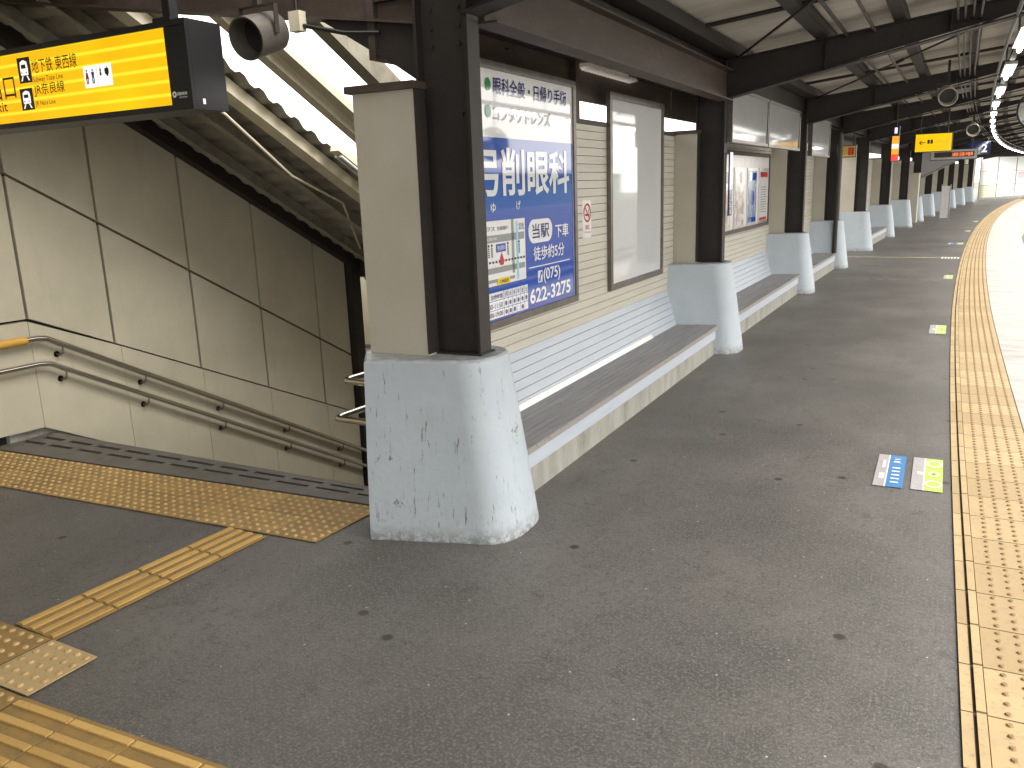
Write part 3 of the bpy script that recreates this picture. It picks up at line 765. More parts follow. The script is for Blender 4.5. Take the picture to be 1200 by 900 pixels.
# ------------------------------------------------------------------ canopy: rafters, eaves beam, roof
def rz_bot(U): return 2.475 + .209 * (U + 2.10)
def rz_top(U): return 2.83 + .118 * (U + 2.10)
def rafter_mesh():
    mb = MB(); U0, U1 = -2.12, 1.22      # local x = U + 1.9
    def p(U, z, v): return (U + 1.9, v, z)
    b1 = min(rz_bot(U1), rz_top(U1) - .09)
    Uk = 1.0
    mb.prism([p(U0, rz_bot(U0) + .012, -.005), p(Uk, rz_bot(Uk) + .012, -.005), p(U1, b1 + .012, -.005), p(U1, rz_top(U1) - .012, -.005), p(U0, rz_top(U0) - .012, -.005)], (0, .01, 0))
    mb.prism([p(U0, rz_bot(U0), -.075), p(U1, b1, -.075), p(U1, b1 + .012, -.075), p(U0, rz_bot(U0) + .012, -.075)], (0, .15, 0))
    mb.prism([p(U0, rz_top(U0) - .012, -.075), p(U1, rz_top(U1) - .012, -.075), p(U1, rz_top(U1), -.075), p(U0, rz_top(U0), -.075)], (0, .15, 0))
    for U in (-1.2, -.2, .7):
        mb.box(U + 1.9 - .005, U + 1.9 + .005, -.07, -.006, rz_bot(U) + .014, rz_top(U) - .016)
        mb.box(U + 1.9 - .005, U + 1.9 + .005, .006, .07, rz_bot(U) + .014, rz_top(U) - .016)
    return mb
r0 = None
RY = PY + [61.3, 65.8, 70.3, 74.8, 79.3, 83.8]
for i, y in enumerate(RY):
    lab = 'dark tapered steel roof beam rising from the ' + ORD[i + 1] + ' pillar from the stairs' if i < 13 else \
          'dark tapered roof beam far off, ' + ORD[i - 12] + ' beyond the last pillar'
    if r0 is None:
        r0 = obj('roof_beam', rafter_mesh(), M['steel']); r = r0
    else:
        r = r0.copy(); COL.objects.link(r)
    tag(r, lab, 'roof beam', 'tapered roof beams over the platform')
    r.location = P(-1.9, y); r.rotation_euler = (0, 0, -TH(y))
for i in range(12):
    ya, yb = PY[i] + .09, PY[i + 1] - .09
    mb = MB(); u = -2.09 if i == 0 else -2.25; dz = 0 if i == 0 else .11
    ybox(mb, u - .005, u + .005, ya, yb, 2.462 + dz, 2.718); ybox(mb, u - .07, u + .07, ya, yb, 2.45 + dz, 2.4615 + dz); ybox(mb, u - .07, u + .07, ya, yb, 2.7185, 2.73)
    tag(obj('long_beam', mb, M['steel2' if i == 0 else 'steel']), ['weathered brown beam along the platform above the blue billboard', 'brown beam along the platform above the two hanging panels'][i] if i < 2
        else 'brown beam along the platform between the %s and %s pillars' % (ORD[i + 1], ORD[i + 2]), 'beam', 'beams along the pillar line')
t = thing('canopy_roof', 'long curving corrugated metal roof over the platform', 'roof', P(-.5, 40, 2.9))
def corr(U0, U1, y0, y1, per, amp, zf, m, name):
    mb = MB(); vs_ = []; y = y0; i = 0
    while y < y1:
        a = amp * math.sin(i * math.pi / 2)
        for U in (U0, U1): vs_.append(P(U, y, zf(U) + a))
        st = per / 4 * (1 if y < 40 else 3); y += st; i += 1
    n = len(vs_) // 2
    mb.add(vs_, [(2 * k, 2 * k + 2, 2 * k + 3, 2 * k + 1) for k in range(n - 1)])
    return obj(name, mb, m, t)
corr(-2.30, 1.40, -42, 88, .076, .010, lambda U: rz_top(U) + .125, M['deck'], 'corrugated_deck')
for U, w in ((-2.05, .17), (-1.24, .12), (-.60, .10), (0., .10), (.55, .10), (1.12, .12)):
    mb = MB(); z = rz_top(U) + .003
    yrun(mb, [(U - w / 2, z), (U + w / 2, z), (U + w / 2, z + .105), (U - w / 2, z + .105)], -42, 88, 66)
    obj('purlin', mb, M['steel'], t)
mb = MB(); zz = rz_top(1.4) + .02
yrun(mb, [(1.40, zz), (1.52, zz), (1.52, zz + .13), (1.40, zz + .13)], -42, 88, 66); obj('gutter', mb, M['grey'], t)
# ties and bracing under the deck
for i in range(0, 9):
    ya = PY[i]
    yp = PY[i - 1] if i else -1.4
    mb = MB(); a = P(-2.0, ya - .1, rz_top(-2.0) - .02); b = P(.5, yp + .1, rz_top(.5) - .03); mb.tube([a, b], .011, 6)
    mid = (a + b) / 2; mb.tube([mid - (b - a).normalized() * .07, mid + (b - a).normalized() * .07], .02, 8)
    tag(obj('brace_rod', mb, M['steel']), 'thin diagonal brace rod under the roof before the %s pillar from the stairs' % ORD[i + 1], 'brace', 'diagonal brace rods under the roof')
    ym = (ya + yp) / 2 + .9
    mb = MB(); mb.tube([P(-1.9, ym, rz_top(-1.9) + .04), P(1.1, ym, rz_top(1.1) - .01)], .019, 6)
    tag(obj('tie_tube', mb, M['steel']), 'thin tie tube across under the roof before the %s pillar from the stairs' % ORD[i + 1], 'tie rod', 'tie tubes under the roof')
# cable trays and conduits
t = thing('cable_run', 'bundled black cables running along under the roof', 'cables', P(-.2, 30, 2.7))
zt = 2.93
for k, u in enumerate((-.15, -.1, -.04, .02)):
    mb = MB(); yy = [-1 + 81 * q / 54 for q in range(55)]
    mb.tube([P(u + random.uniform(-.006, .006), y, zt + .02 + .004 * k + random.uniform(0, .012)) for y in yy], .010, 6); obj('cable', mb, M['black'], t)
for k, (u, zc, mm, lab) in enumerate(((-1.02, 2.93, 'steel', 'dark conduit pipe nearest the pillars, running along under the roof'), (-.80, 2.95, 'steel2', 'brown conduit pipe in the middle of the roof underside'), (.28, 2.96, 'grey', 'grey conduit pipe beside the row of tube lights'))):
    mb = MB(); mb.tube([P(u, -1 + 81 * q / 54, zc) for q in range(55)], .016, 6)
    tag(obj('conduit_pipe', mb, M[mm], None, 60), lab, 'pipe', 'conduits under the roof')
tr = thing('light_trunking', 'dark channel carrying the row of tube lights along the platform', 'channel', P(.33, 30, 2.75))
mb = MB(); yrun(mb, [(.305, 2.76), (.355, 2.76), (.355, 2.80), (.305, 2.80)], 1, 86, 60); obj('channel', mb, M['steel'], tr)
y = 1.6
while y < 60:
    mb = MB(); q = P(.33, y, 0); mb.tube([(q.x, q.y, 2.79), (q.x, q.y, rz_top(.33) + .1)], .010, 6); y += 2.5
    obj('hanger_rod', mb, M['steel'], tr)
# tube lights
tl0 = None
ly = [.7 + 2.48 * k for k in range(34)]
for k, y in enumerate(ly):
    if k < 20: lab = 'lit tube light over the yellow strip, %s in its row from the camera' % ORD[k + 1]
    else: lab = 'lit tube light in the far row, %s beyond the twentieth' % ORD[k - 19]
    if tl0 is None:
        tl0 = thing('tube_light', lab, 'lamp', (0, 0, 0), 'row of tube lights along the platform edge', local=True)
        mb = MB(); mb.box(-.055, .055, -.62, .62, -.03, .0); obj('housing', mb, M['grey'], tl0)
        mb = MB(); mb.tube([(0, -.60, -.052), (0, .60, -.052)], .019, 10); obj('tube', mb, M['lamp'], tl0, 60)
        r = tl0
    else: r = tree_copy(tl0, lab)
    r.location = P(.33, y, 2.758); r.rotation_euler = (0, 0, -TH(y))

# back eaves behind the pillar line: fascia, soffit, clerestory gap
t = thing('back_eaves', 'dark soffit and fascia over the gap above the siding wall', 'eaves', P(-2.6, 10, 2.4))
for i in range(12):
    ya, yb = PY[i] + .02, PY[i + 1] - .0
    mb = MB(); ybox(mb, -2.168, -2.160, ya, yb, 2.60, 2.965); obj('closure_plate', mb, M['steel'], t)
    mb = MB(); ybox(mb, -2.70, -2.66, ya, yb, 2.34, 2.95); obj('fascia', mb, M['steel2'], t)
    mb = MB(); 
    if i == 0:
        ybox(mb, -2.659, -2.17, ya, 6.14, 2.60, 2.63); ybox(mb, -2.659, -2.17, 7.26, yb, 2.60, 2.63); ybox(mb, -2.575, -2.17, 6.142, 7.258, 2.60, 2.63)
    else: ybox(mb, -2.659, -2.17, ya, yb, 2.60, 2.63)
    obj('soffit', mb, M['steel'], t)
    if i == 0:
        mb = MB(); vs_ = []; nn = 76
        for k in range(nn + 1):
            y = 6.15 + 1.1 * k / nn; a = .012 * math.sin(k * math.pi / 2)
            vs_ += [P(-2.655, y, 2.565 + a), P(-2.57, y, 2.575 + a)]
        mb.add(vs_, [(2 * k, 2 * k + 2, 2 * k + 3, 2 * k + 1) for k in range(nn)]); obj('skylight_strip', mb, M['skylight'], t)
    mb = MB()
    for y in ([5.98] if i == 0 else [(ya + yb) / 2]): ybox(mb, -2.655, -2.60, y - .035, y + .035, 2.186, 2.60)
    obj('strut', mb, M['steel2'], t)

# beams over the stair head from the first pillar
t = thing('stair_head_beam', 'dark steel beam running left from the nearest pillar over the stair head', 'beam', (-4.2, 3.55, 2.6))
mb = MB(); za = lambda x: 2.49 + .155 * (-2.4 - x)
x0, x1 = -2.34, -6.3
mb.prism([(x0, 3.545, za(x0)), (x1, 3.545, za(x1)), (x1, 3.545, za(x1) + .28), (x0, 3.545, za(x0) + .28)], (0, .01, 0)); 
mb.prism([(x0, 3.48, za(x0) - .012), (x1, 3.48, za(x1) - .012), (x1, 3.48, za(x1)), (x0, 3.48, za(x0))], (0, .15, 0))
mb.prism([(x0, 3.48, za(x0) + .28), (x1, 3.48, za(x1) + .28), (x1, 3.48, za(x1) + .292), (x0, 3.48, za(x0) + .292)], (0, .15, 0))
obj('web_and_flanges', mb, M['steel2'], t)
mb = MB(); mb.prism([(-2.36, 3.52, 2.478), (-2.36, 3.52, 2.21), (-2.50, 3.52, 2.30), (-2.95, 3.52, 2.56)], (0, .06, 0)); obj('haunch', mb, M['steel'], t)
t = thing('junction_box', 'small beige junction box with conduit hanging from the stair head beam', 'junction box', (-3.03, 3.47, 2.5))
mb = MB(); mb.box(-3.07, -3.0, 3.42, 3.47, 2.505, 2.60); obj('box', mb, M['creamsteel'], t)
mb = MB(); mb.tube([(-3.035, 3.445, 2.60), (-3.035, 3.445, 3.0)], .011, 8); mb.tube([(-3.0, 3.45, 2.53), (-2.75, 3.46, 2.47), (-2.55, 3.47, 2.45)], .011, 8); obj('conduit', mb, M['black'], t, 60)

# ------------------------------------------------------------------ billboards
def framed(name, label, cat, U, ya, yb, z0, z1, fw, fd, group=None, mface='white', mframe='frame'):
    """framed flat panel on the wall plane, facing the platform; U is its front face"""
    t = thing(name, label, cat, P(U, (ya + yb) / 2, z0), group)
    mb = MB()
    ybox(mb, U - fd, U + .014, ya, ya + fw, z0, z1); ybox(mb, U - fd, U + .014, yb - fw, yb, z0, z1)
    ybox(mb, U - fd, U + .014, ya + fw, yb - fw, z0, z0 + fw); ybox(mb, U - fd, U + .014, ya + fw, yb - fw, z1 - fw, z1)
    obj('frame', mb, M[mframe], t)
    mb = MB(); ybox(mb, U - .02, U, ya + fw + .0005, yb - fw - .0005, z0 + fw + .0005, z1 - fw - .0005)
    f = obj('poster' if name == 'billboard' else 'panel', mb, M[mface], t)
    return t, f
t, face = framed('billboard', 'tall blue and white eye clinic billboard in a bronze frame by the nearest pillar', 'billboard', -2.53, 4.20, 5.745, .865, 2.425, .045, .035)
xb = None
def bx_(y): return P(-2.53, y).x
_e1, _e2 = P(-2.53, 4.20), P(-2.53, 5.745)
_dir = (_e2 - _e1).normalized()
def bp(y, z, lift=.002):   # point on the billboard face
    q = _e1 + _dir * (y - 4.20); return Vector((q.x + lift, q.y, z))
def brect(y0, y1, z0, z1, m, name='print', lift=.002, parent=None):
    mb = MB(); mb.quad(bp(y0, z0, lift), bp(y1, z0, lift), bp(y1, z1, lift), bp(y0, z1, lift)); return obj(name, mb, m, parent or face)
def btext(s, y0, y1, z0, z1, m, bold=.0, lift=.004, parent=None): return text(s, bp(y0, z0, lift), _dir, Z, y1 - y0, z1 - z0, m, parent or face, 'lettering', bold)
brect(4.246, 5.699, .911, 2.0, M['blue'], 'blue_field', .0015)
def bdisc(y, z, r, m, name='dot', lift=.004):
    mb = MB(); mb.disc(bp(y, z, lift), _dir, Z, r, 0, 20); return obj(name, mb, m, face)
bdisc(4.463, 2.295, .036, M['green']); bdisc(4.455, 2.145, .036, M['green'])
btext('眼科全般・日帰り手術', 4.53, 5.60, 2.245, 2.345, M['navy'], .012)
btext('コンタクトレンズ', 4.52, 5.33, 2.095, 2.185, M['navy'], .012)
btext('弓削眼科', 4.27, 5.63, 1.655, 1.945, M['white'], .022)
btext('ゆ', 4.44, 4.505, 1.565, 1.62, M['white'], .012); btext('げ', 4.78, 4.84, 1.57, 1.625, M['white'], .012)
brect(4.30, 4.895, 1.125, 1.515, M['white'], 'map_field')
for a, b, c, d, m in ((4.30, 4.88, 1.385, 1.43, 'prgrey'), (4.30, 4.88, 1.20, 1.235, 'prgrey'), (4.70, 4.735, 1.18, 1.515, 'prgrey'), (4.765, 4.79, 1.135, 1.5, 'ltblue'), (4.36, 4.73, 1.145, 1.165, 'prgrey')):
    brect(a, b, c, d, M[m], 'map_road', .0032 if m != 'ltblue' else .0038)
mb = MB()
for k in range(14): a = 4.31 + k * .042; mb.quad(bp(a, 1.262, .0045), bp(a + .022, 1.262, .0045), bp(a + .022, 1.275, .0045), bp(a, 1.275, .0045))
obj('map_railway', mb, M['ink'], face)
brect(4.49, 4.615, 1.325, 1.375, M['blue'], 'map_tag', .0045); btext('弓削眼科', 4.50, 4.605, 1.335, 1.365, M['white'], .0, .006)
mb = MB(); mb.add([bp(4.525, 1.262, .006), bp(4.59, 1.262, .006), bp(4.5575, 1.322, .006)], [(0, 1, 2)]); mb.quad(bp(4.535, 1.245, .006), bp(4.58, 1.245, .006), bp(4.58, 1.2617, .006), bp(4.535, 1.2617, .006)); obj('map_arrow', mb, M['red'], face)
brect(4.49, 4.66, 1.125, 1.165, M['yellow'], 'map_tag', .005); btext('六地蔵駅', 4.51, 4.64, 1.133, 1.157, M['ink'], .0, .0065)
for (y0, y1, z0, z1, s) in ((4.31, 4.48, 1.455, 1.48, 'テラス'), (4.51, 4.66, 1.455, 1.48, '京都銀行'), (4.80, 4.88, 1.445, 1.49, '文化'), (4.36, 4.50, 1.40, 1.418, '外環状線')):
    btext(s, y0, y1, z0, z1, M['ink'] if z0 > 1.43 else M['white'], .0, .005)
for y0 in (4.395, 4.435, 4.645, 4.80):
    mb = MB(); mb.disc(bp(y0, 1.37, .005), _dir, Z, .009, 0, 10)
    for k in range(5): mb.quad(bp(y0 - .008, 1.30 + .012 * k, .005), bp(y0 + .008, 1.30 + .012 * k, .005), bp(y0 + .008, 1.308 + .012 * k, .005), bp(y0 - .008, 1.308 + .012 * k, .005))
    obj('map_note', mb, M['ink'], face)
mb = MB(); mb.add(rrect(bp(5.135, 1.42), _dir, Z, .375, .155, .075), [tuple(range(28))]); obj('label_pill', mb, M['white'], face)
btext('当駅', 5.0, 5.27, 1.37, 1.47, M['navy'], .016); btext('下車', 5.37, 5.60, 1.355, 1.45, M['white'], .014)
btext('徒歩約5分', 5.01, 5.52, 1.225, 1.32, M['white'], .014)
brect(4.94, 5.62, 1.183, 1.189, M['white'], 'rule')
brect(5.075, 5.145, 1.075, 1.155, M['white'], 'phone_icon'); mb = MB(); mb.add([bp(5.085, 1.085, .004), bp(5.10, 1.085, .004), bp(5.135, 1.145, .004), bp(5.118, 1.147, .004)], [(0, 1, 2, 3)]); mb.disc(bp(5.125, 1.135, .0042), _dir, Z, .012, 0, 10); mb.disc(bp(5.098, 1.093, .0042), _dir, Z, .012, 0, 10); obj('phone_mark', mb, M['blue'], face)
btext('(075)', 5.16, 5.44, 1.06, 1.165, M['white'], .016)
btext('622-3275', 4.94, 5.62, .945, 1.045, M['white'], .022)
brect(4.30, 4.91, .925, 1.085, M['white'], 'hours_table', .0025)
mb = MB()
for z in (.975, 1.032): mb.quad(bp(4.30, z, .004), bp(4.91, z, .004), bp(4.91, z + .004, .004), bp(4.30, z + .004, .004))
for k in range(7): a = 4.565 + k * .0575; mb.quad(bp(a, .925, .0045), bp(a + .004, .925, .0045), bp(a + .004, 1.085, .0045), bp(a, 1.085, .0045))
obj('hours_grid', mb, M['blue'], face)
btext('診療時間', 4.40, 4.55, 1.042, 1.072, M['navy'], .01); btext('9:00-11:50', 4.33, 4.55, .986, 1.018, M['navy'], .01); btext('16:00-19:00', 4.33, 4.55, .935, .965, M['navy'], .01)
for k, ch in enumerate('月火水木金土'): btext(ch, 4.581 + k * .0575, 4.612 + k * .0575, 1.043, 1.075, M['navy'], .01, .005)
mb = MB()
for k in range(6):
    mb.disc(bp(4.596 + k * .0575, 1.003, .005), _dir, Z, .015, 0, 12)
    if k % 2 == 0 or k == 1: mb.disc(bp(4.596 + k * .0575, .95, .005), _dir, Z, .015, 0, 12)
obj('hours_dots', mb, M['navy'], face)

framed('blank_board', 'tall blank white glossy board in a bronze frame beside the billboard', 'display board', -2.545, 6.47, 7.88, .845, 2.42, .05, .02, None, 'white_gloss')
t = thing('no_smoking_sign', 'small white no smoking notice on the siding between billboard and blank board', 'sign', P(-2.57, 6.04, 1.3))
mb = MB(); ybox(mb, -2.5705, -2.564, 5.955, 6.125, 1.31, 1.595); pn = obj('plate', mb, M['paper'], t)
q = lambda y, z, l=.003: P(-2.564 + l, y, z)
mb = MB(); mb.disc(q(6.04, 1.50), Y, Z, .072, .056, 24)
mb.quad(q(5.988, 1.545, .0035), q(5.996, 1.555, .0035), q(6.092, 1.455, .0035), q(6.084, 1.445, .0035)); obj('ring', mb, M['red'], pn)
mb = MB(); mb.quad(q(6.0, 1.478), q(6.075, 1.478), q(6.075, 1.492), q(6.0, 1.492)); mb.quad(q(6.06, 1.50), q(6.068, 1.50), q(6.068, 1.53), q(6.06, 1.53)); obj('cigarette', mb, M['ink'], pn)
text('禁煙', q(6.0, 1.375), Y, Z, .08, .035, M['red'], pn, 'lettering', .01); text('No Smoking', q(5.985, 1.345), Y, Z, .11, .018, M['red'], pn)

# hanging panels on the pillar line
def hang(label, ya, yb, z0=2.075, z1=2.60, mark=False):
    t, f = framed('hanging_panel', label, 'display panel', -2.06, ya, yb, z0, z1, .032, .05, 'blank panels hung under the long beam', 'dull_gloss')
    return t, f
hang('blank glossy white panel hung beside the second pillar, above the notice board', 8.53, 10.30)
hang('blank glossy white panel hung above the notice board, nearer the third pillar', 10.34, 12.45)
hang('blank glossy white panel hung just beyond the third pillar', 13.5, 15.3, 2.03)

# notice board with four posters
t, f = framed('notice_board', 'wide notice board holding four tall framed posters behind the second bench', 'notice board', -2.50, 9.75, 12.72, 1.06, 2.06, .05, .065, None, 'paper', 'steel2')
ps = [9.86, 10.58, 11.30, 12.00]
pm = [(.42, .34, .30), (.40, .30, .26), (.30, .36, .48), (.66, .65, .64)]
pw = .56
for k, y in enumerate(ps):
    mb = MB(); ybox(mb, -2.499, -2.487, y, y + pw, 1.11, 1.86); ho = obj('poster_holder', mb, M['alu'], t)
    mm = mat('poster_print', pm[k], .15, n1=(5 + 3 * k, [(.75, .72, .70), (.72, .68, .66), (.12, .20, .42), (.74, .73, .72)][k], .42, .62), n2=(11 + k, [(.62, .38, .16), (.16, .08, .06), (.66, .68, .7), (.62, .61, .6)][k], .56, .66))
    mb = MB(); ybox(mb, -2.4868, -2.484, y + .04, y + pw - .04, 1.15, 1.82); obj('poster_sheet', mb, mm, ho)
    ov = MB()
    q = lambda a, z, l=.002: P(-2.484 + l, y + a, z)
    if k == 3:
        ov.quad(q(.05, 1.74), q(pw - .05, 1.74), q(pw - .05, 1.81), q(.05, 1.81)); ov.quad(q(.05, 1.155), q(pw - .05, 1.155), q(pw - .05, 1.19), q(.05, 1.19)); obj('red_band', ov, M['red'], ho)
        ln = MB()
        for r in range(11): ln.quad(q(.09, 1.26 + .034 * r), q(pw - .1 - .03 * (r % 3), 1.26 + .034 * r), q(pw - .1 - .03 * (r % 3), 1.27 + .034 * r), q(.09, 1.27 + .034 * r))
        obj('text_lines', ln, M['prgrey'], ho)
    elif k == 2:
        ov.quad(q(.06, 1.155), q(pw - .06, 1.155), q(pw - .06, 1.22), q(.06, 1.22)); ov.disc(q(pw / 2, 1.47), Y, Z, .1, 0, 18); ov.quad(q(.06, 1.70), q(pw - .06, 1.70), q(pw - .06, 1.80), q(.06, 1.80)); obj('blue_band', ov, M['blue'], ho)
    else:
        ov.disc(q(.32, 1.74), Y, Z, .07, 0, 18); obj('picture', ov, mat('picture_brown', (.22, .10, .07), .2), ho)
mb = MB(); ybox(mb, -2.085, -2.07, 8.57, 8.69, 1.36, 1.98)
t = tag(obj('vertical_strip', mb, M['navy']), 'narrow violet-blue vertical strip sign beside the second pillar', 'sign')
for k, ch in enumerate('TOURIST'): pass
text('INFORMATION', P(-2.0685, 8.66, 1.38), Z, -Y, .56, .06, M['white'], t, 'lettering', .01)

# ------------------------------------------------------------------ hanging signs
t = thing('exit_sign', 'large lit yellow exit sign in a black box hung over the stair head', 'sign', (-4.3, 3.0, 2.1))
mb = MB()
mb.box(-6.3, -3.225, 2.915, 3.11, 2.115, 2.515); obj('housing', mb, M['black'], t)
mb = MB(); mb.box(-6.3, -3.225, 2.895, 2.914, 2.115, 2.142); mb.box(-6.3, -3.225, 2.895, 2.914, 2.488, 2.515); mb.box(-3.252, -3.225, 2.895, 2.914, 2.1425, 2.4875)
obj('bezel', mb, M['black'], t)
LOC['exit_sign_face'] = Vector((0, 0, 0))
mb = MB(); mb.box(-6.28, -3.375, 2.901, 2.914, 2.143, 2.487); yf_ = obj('lit_face', mb, M['sign_yellow'], t)
mb = MB(); mb.box(-3.374, -3.2525, 2.901, 2.914, 2.143, 2.487); obj('black_end', mb, M['black'], t)
def sp(x, z, l=.002): return Vector((x, 2.901 - l, z))
def srect(x0, x1, z0, z1, m, name, l=.002):
    mb = MB(); mb.quad(sp(x0, z0, l), sp(x1, z0, l), sp(x1, z1, l), sp(x0, z1, l)); return obj(name, mb, m, yf_)
def stext(s, x0, x1, z0, z1, m=None, bold=.0): return text(s, sp(x0, z0, .003), X, Z, x1 - x0, z1 - z0, m or M['ink'], yf_, 'lettering', bold)
stext('出口', -4.80, -4.565, 2.265, 2.39, None, .004); stext('Exit', -4.80, -4.66, 2.205, 2.255, None, .004)
def train_icon(x0, x1, z0, z1):
    srect(x0, x1, z0, z1, M['ink'], 'train_icon', .003)
    w, h = x1 - x0, z1 - z0; cx = (x0 + x1) / 2; zz_ = lambda f: z0 + h * f
    mb = MB(); mb.add([sp(cx - w * .28, zz_(.30), .005), sp(cx + w * .28, zz_(.30), .005), sp(cx + w * .3, zz_(.55), .005), sp(cx + w * .26, zz_(.82), .005), sp(cx, zz_(.9), .005), sp(cx - w * .26, zz_(.82), .005), sp(cx - w * .3, zz_(.55), .005)], [tuple(range(7))])
    mb.add([sp(cx - w * .2, zz_(.28), .005), sp(cx - w * .12, zz_(.28), .005), sp(cx - w * .24, zz_(.08), .005), sp(cx - w * .34, zz_(.08), .005)], [(3, 2, 1, 0)])
    mb.add([sp(cx + w * .2, zz_(.28), .005), sp(cx + w * .12, zz_(.28), .005), sp(cx + w * .24, zz_(.08), .005), sp(cx + w * .34, zz_(.08), .005)], [(0, 1, 2, 3)])
    obj('train_body', mb, M['sign_white'], yf_)
    mb = MB(); mb.quad(sp(cx - w * .19, zz_(.56), .007), sp(cx + w * .19, zz_(.56), .007), sp(cx + w * .17, zz_(.72), .007), sp(cx - w * .17, zz_(.72), .007))
    for s_ in (-1, 1): mb.disc(sp(cx + s_ * w * .17, zz_(.4), .007), X, Z, w * .045, 0, 10)
    obj('train_window', mb, M['ink'], yf_)
train_icon(-4.515, -4.405, 2.335, 2.462); train_icon(-4.53, -4.42, 2.198, 2.308)
stext('地下鉄 東西線', -4.395, -4.025, 2.375, 2.445, None, .004); stext('Subway Tozai Line', -4.40, -4.15, 2.325, 2.358, None, .004)
stext('JR奈良線', -4.405, -4.15, 2.258, 2.325, None, .004); stext('JR Nara Line', -4.41, -4.24, 2.208, 2.238, None, .004)
srect(-3.985, -3.885, 2.268, 2.372, M['sign_white'], 'pictogram_field'); srect(-3.88, -3.772, 2.268, 2.372, M['sign_white'], 'pictogram_field')
def figure(cx, z0, h, m, skirt):
    mb = MB(); mb.disc(sp(cx, z0 + h * .92, .005), X, Z, h * .085, 0, 12)
    w = h * .15
    if skirt: mb.add([sp(cx - w * .6, z0 + h * .8, .005), sp(cx - w * 1.3, z0 + h * .36, .005), sp(cx + w * 1.3, z0 + h * .36, .005), sp(cx + w * .6, z0 + h * .8, .005)], [(0, 1, 2, 3)])
    else: mb.add([sp(cx - w * 1.2, z0 + h * .8, .005), sp(cx - w * .7, z0 + h * .36, .005), sp(cx + w * .7, z0 + h * .36, .005), sp(cx + w * 1.2, z0 + h * .8, .005)], [(0, 1, 2, 3)])
    for s_ in (-1, 1): mb.add([sp(cx + s_ * w * .6 - .004, z0 + h * .36, .005), sp(cx + s_ * w * .45 - .004, z0, .005), sp(cx + s_ * w * .45 + .004, z0, .005), sp(cx + s_ * w * .6 + .004, z0 + h * .36, .005)], [(0, 1, 2, 3)])
    obj('pictogram', mb, m, yf_)
figure(-3.957, 2.285, .07, M['red'], True); figure(-3.912, 2.285, .07, M['blue'], False)
figure(-3.852, 2.318, .04, M['ink'], False); figure(-3.802, 2.312, .046, M['ink'], False)
mb = MB(); mb.add(rrect(sp(-3.803, 2.335, .006), X, Z, .032, .03, .008), [tuple(range(28))]); obj('pictogram', mb, M['ink'], yf_)
mk = thing if False else None
be = [o for o in t.children if o.name.startswith('black_end')][0]
mb = MB(); c = Vector((-3.348, 2.899, 2.188)); mb.disc(c, X, Z, .014, .007, 14); mb.quad(c + Vector((0, -.0005, -.014)), c + Vector((.014, -.0005, -.014)), c + Vector((.014, -.0005, .014)), c + Vector((0, -.0005, .014)))
obj('maker_mark', MB().disc(c, X, Z, .014, .006, 14), M['paper'], be)
text('KEIHAN', (-3.330, 2.899, 2.182), X, Z, .066, .014, M['paper'], be, 'lettering', .02); text('SYSTEM', (-3.315, 2.899, 2.168), X, Z, .05, .008, M['paper'], be, 'lettering', .0)
mb = MB(); mb.box(-3.2245, -3.2235, 2.955, 2.97, 2.14, 2.165); obj('type_plate', mb, M['paper'], t)
for x in (-3.45, -5.2):
    mb = MB(); mb.bar((x, 3.02, 2.515), (x, 3.02, 3.4), .05, .05, (0, 1, 0)); mb.box(x - .06, x + .06, 2.96, 3.08, 2.516, 2.55); obj('hanger', mb, M['black'], t)

def far_sign(name, label, x0, x1, y, z0, z1, m, depth=.14):
    t = thing(name, label, 'sign', (0.5 * (x0 + x1), y, z0))
    mb = MB(); mb.box(x0 - .015, x1 + .015, y + .012, y + depth, z0 - .015, z1 + .015); obj('housing', mb, M['black'], t)
    mb = MB(); mb.box(x0, x1, y, y + .011, z0, z1); f = obj('lit_face', mb, m, t)
    mb = MB()
    for x in (x0 + .12 * (x1 - x0), x1 - .12 * (x1 - x0)): mb.tube([(x, y + .07, z1 + .016), (x, y + .07, rz_top(x) + .0)], .012, 8)
    obj('hanger', mb, M['steel'], t)
    return t, f
t, f = far_sign('direction_sign', 'lit yellow hanging sign with a left arrow beyond the fourth pillar', -1.05, -.375, 20.0, 2.165, 2.515, M['sign_yellow_far'])
q = lambda x, z: Vector((x, 19.997, z))
mb = MB(); mb.bar(q(-.97, 2.345), q(-.86, 2.345), .004, .016); mb.bar(q(-.975, 2.345), q(-.93, 2.385), .004, .016); mb.bar(q(-.975, 2.345), q(-.93, 2.305), .004, .016); obj('arrow', mb, M['ink'], f)
mb = MB()
for k in range(2): mb.box(-.825 + k * .058, -.78 + k * .058, 19.994, 19.999, 2.32, 2.40)
obj('pictogram', mb, M['ink'], f)
text('出口 Exit', q(-.64, 2.35), X, Z, .2, .035, mat('amber_ink', (.45, .26, .02), .4), f)
t, f = far_sign('departure_display', 'grey hanging display with orange lit letters beyond the yellow arrow sign', -.90, .135, 24.2, 2.045, 2.275, M['grey'])
q = lambda x, z: Vector((x, 24.197, z))
mb = MB(); mb.quad(q(-.82, 2.10), q(.07, 2.10), q(.07, 2.225), q(-.82, 2.225)); obj('dark_window', mb, M['ink'], f)
text('2番線 普通 中書島', q(-.42, 2.115) + Vector((0, -.003, 0)), X, Z, .46, .095, M['led_orange'], f, 'lettering', .02)
t, f = far_sign('track_number_sign', 'navy hanging sign with a white number 2 past the orange display', -.10, .50, 30.0, 2.24, 2.62, M['navy'])
text('2', (.27, 29.997, 2.30), X, Z, .15, .24, M['sign_white'], f, 'lettering', .02); text('のりば', (-.06, 29.997, 2.34), X, Z, .22, .09, M['sign_white'], f, 'lettering', .01)
t = thing('vertical_sign', 'narrow upright lit sign in blue, orange and red at the fourth pillar', 'sign', (-1.23, 16.9, 1.97))
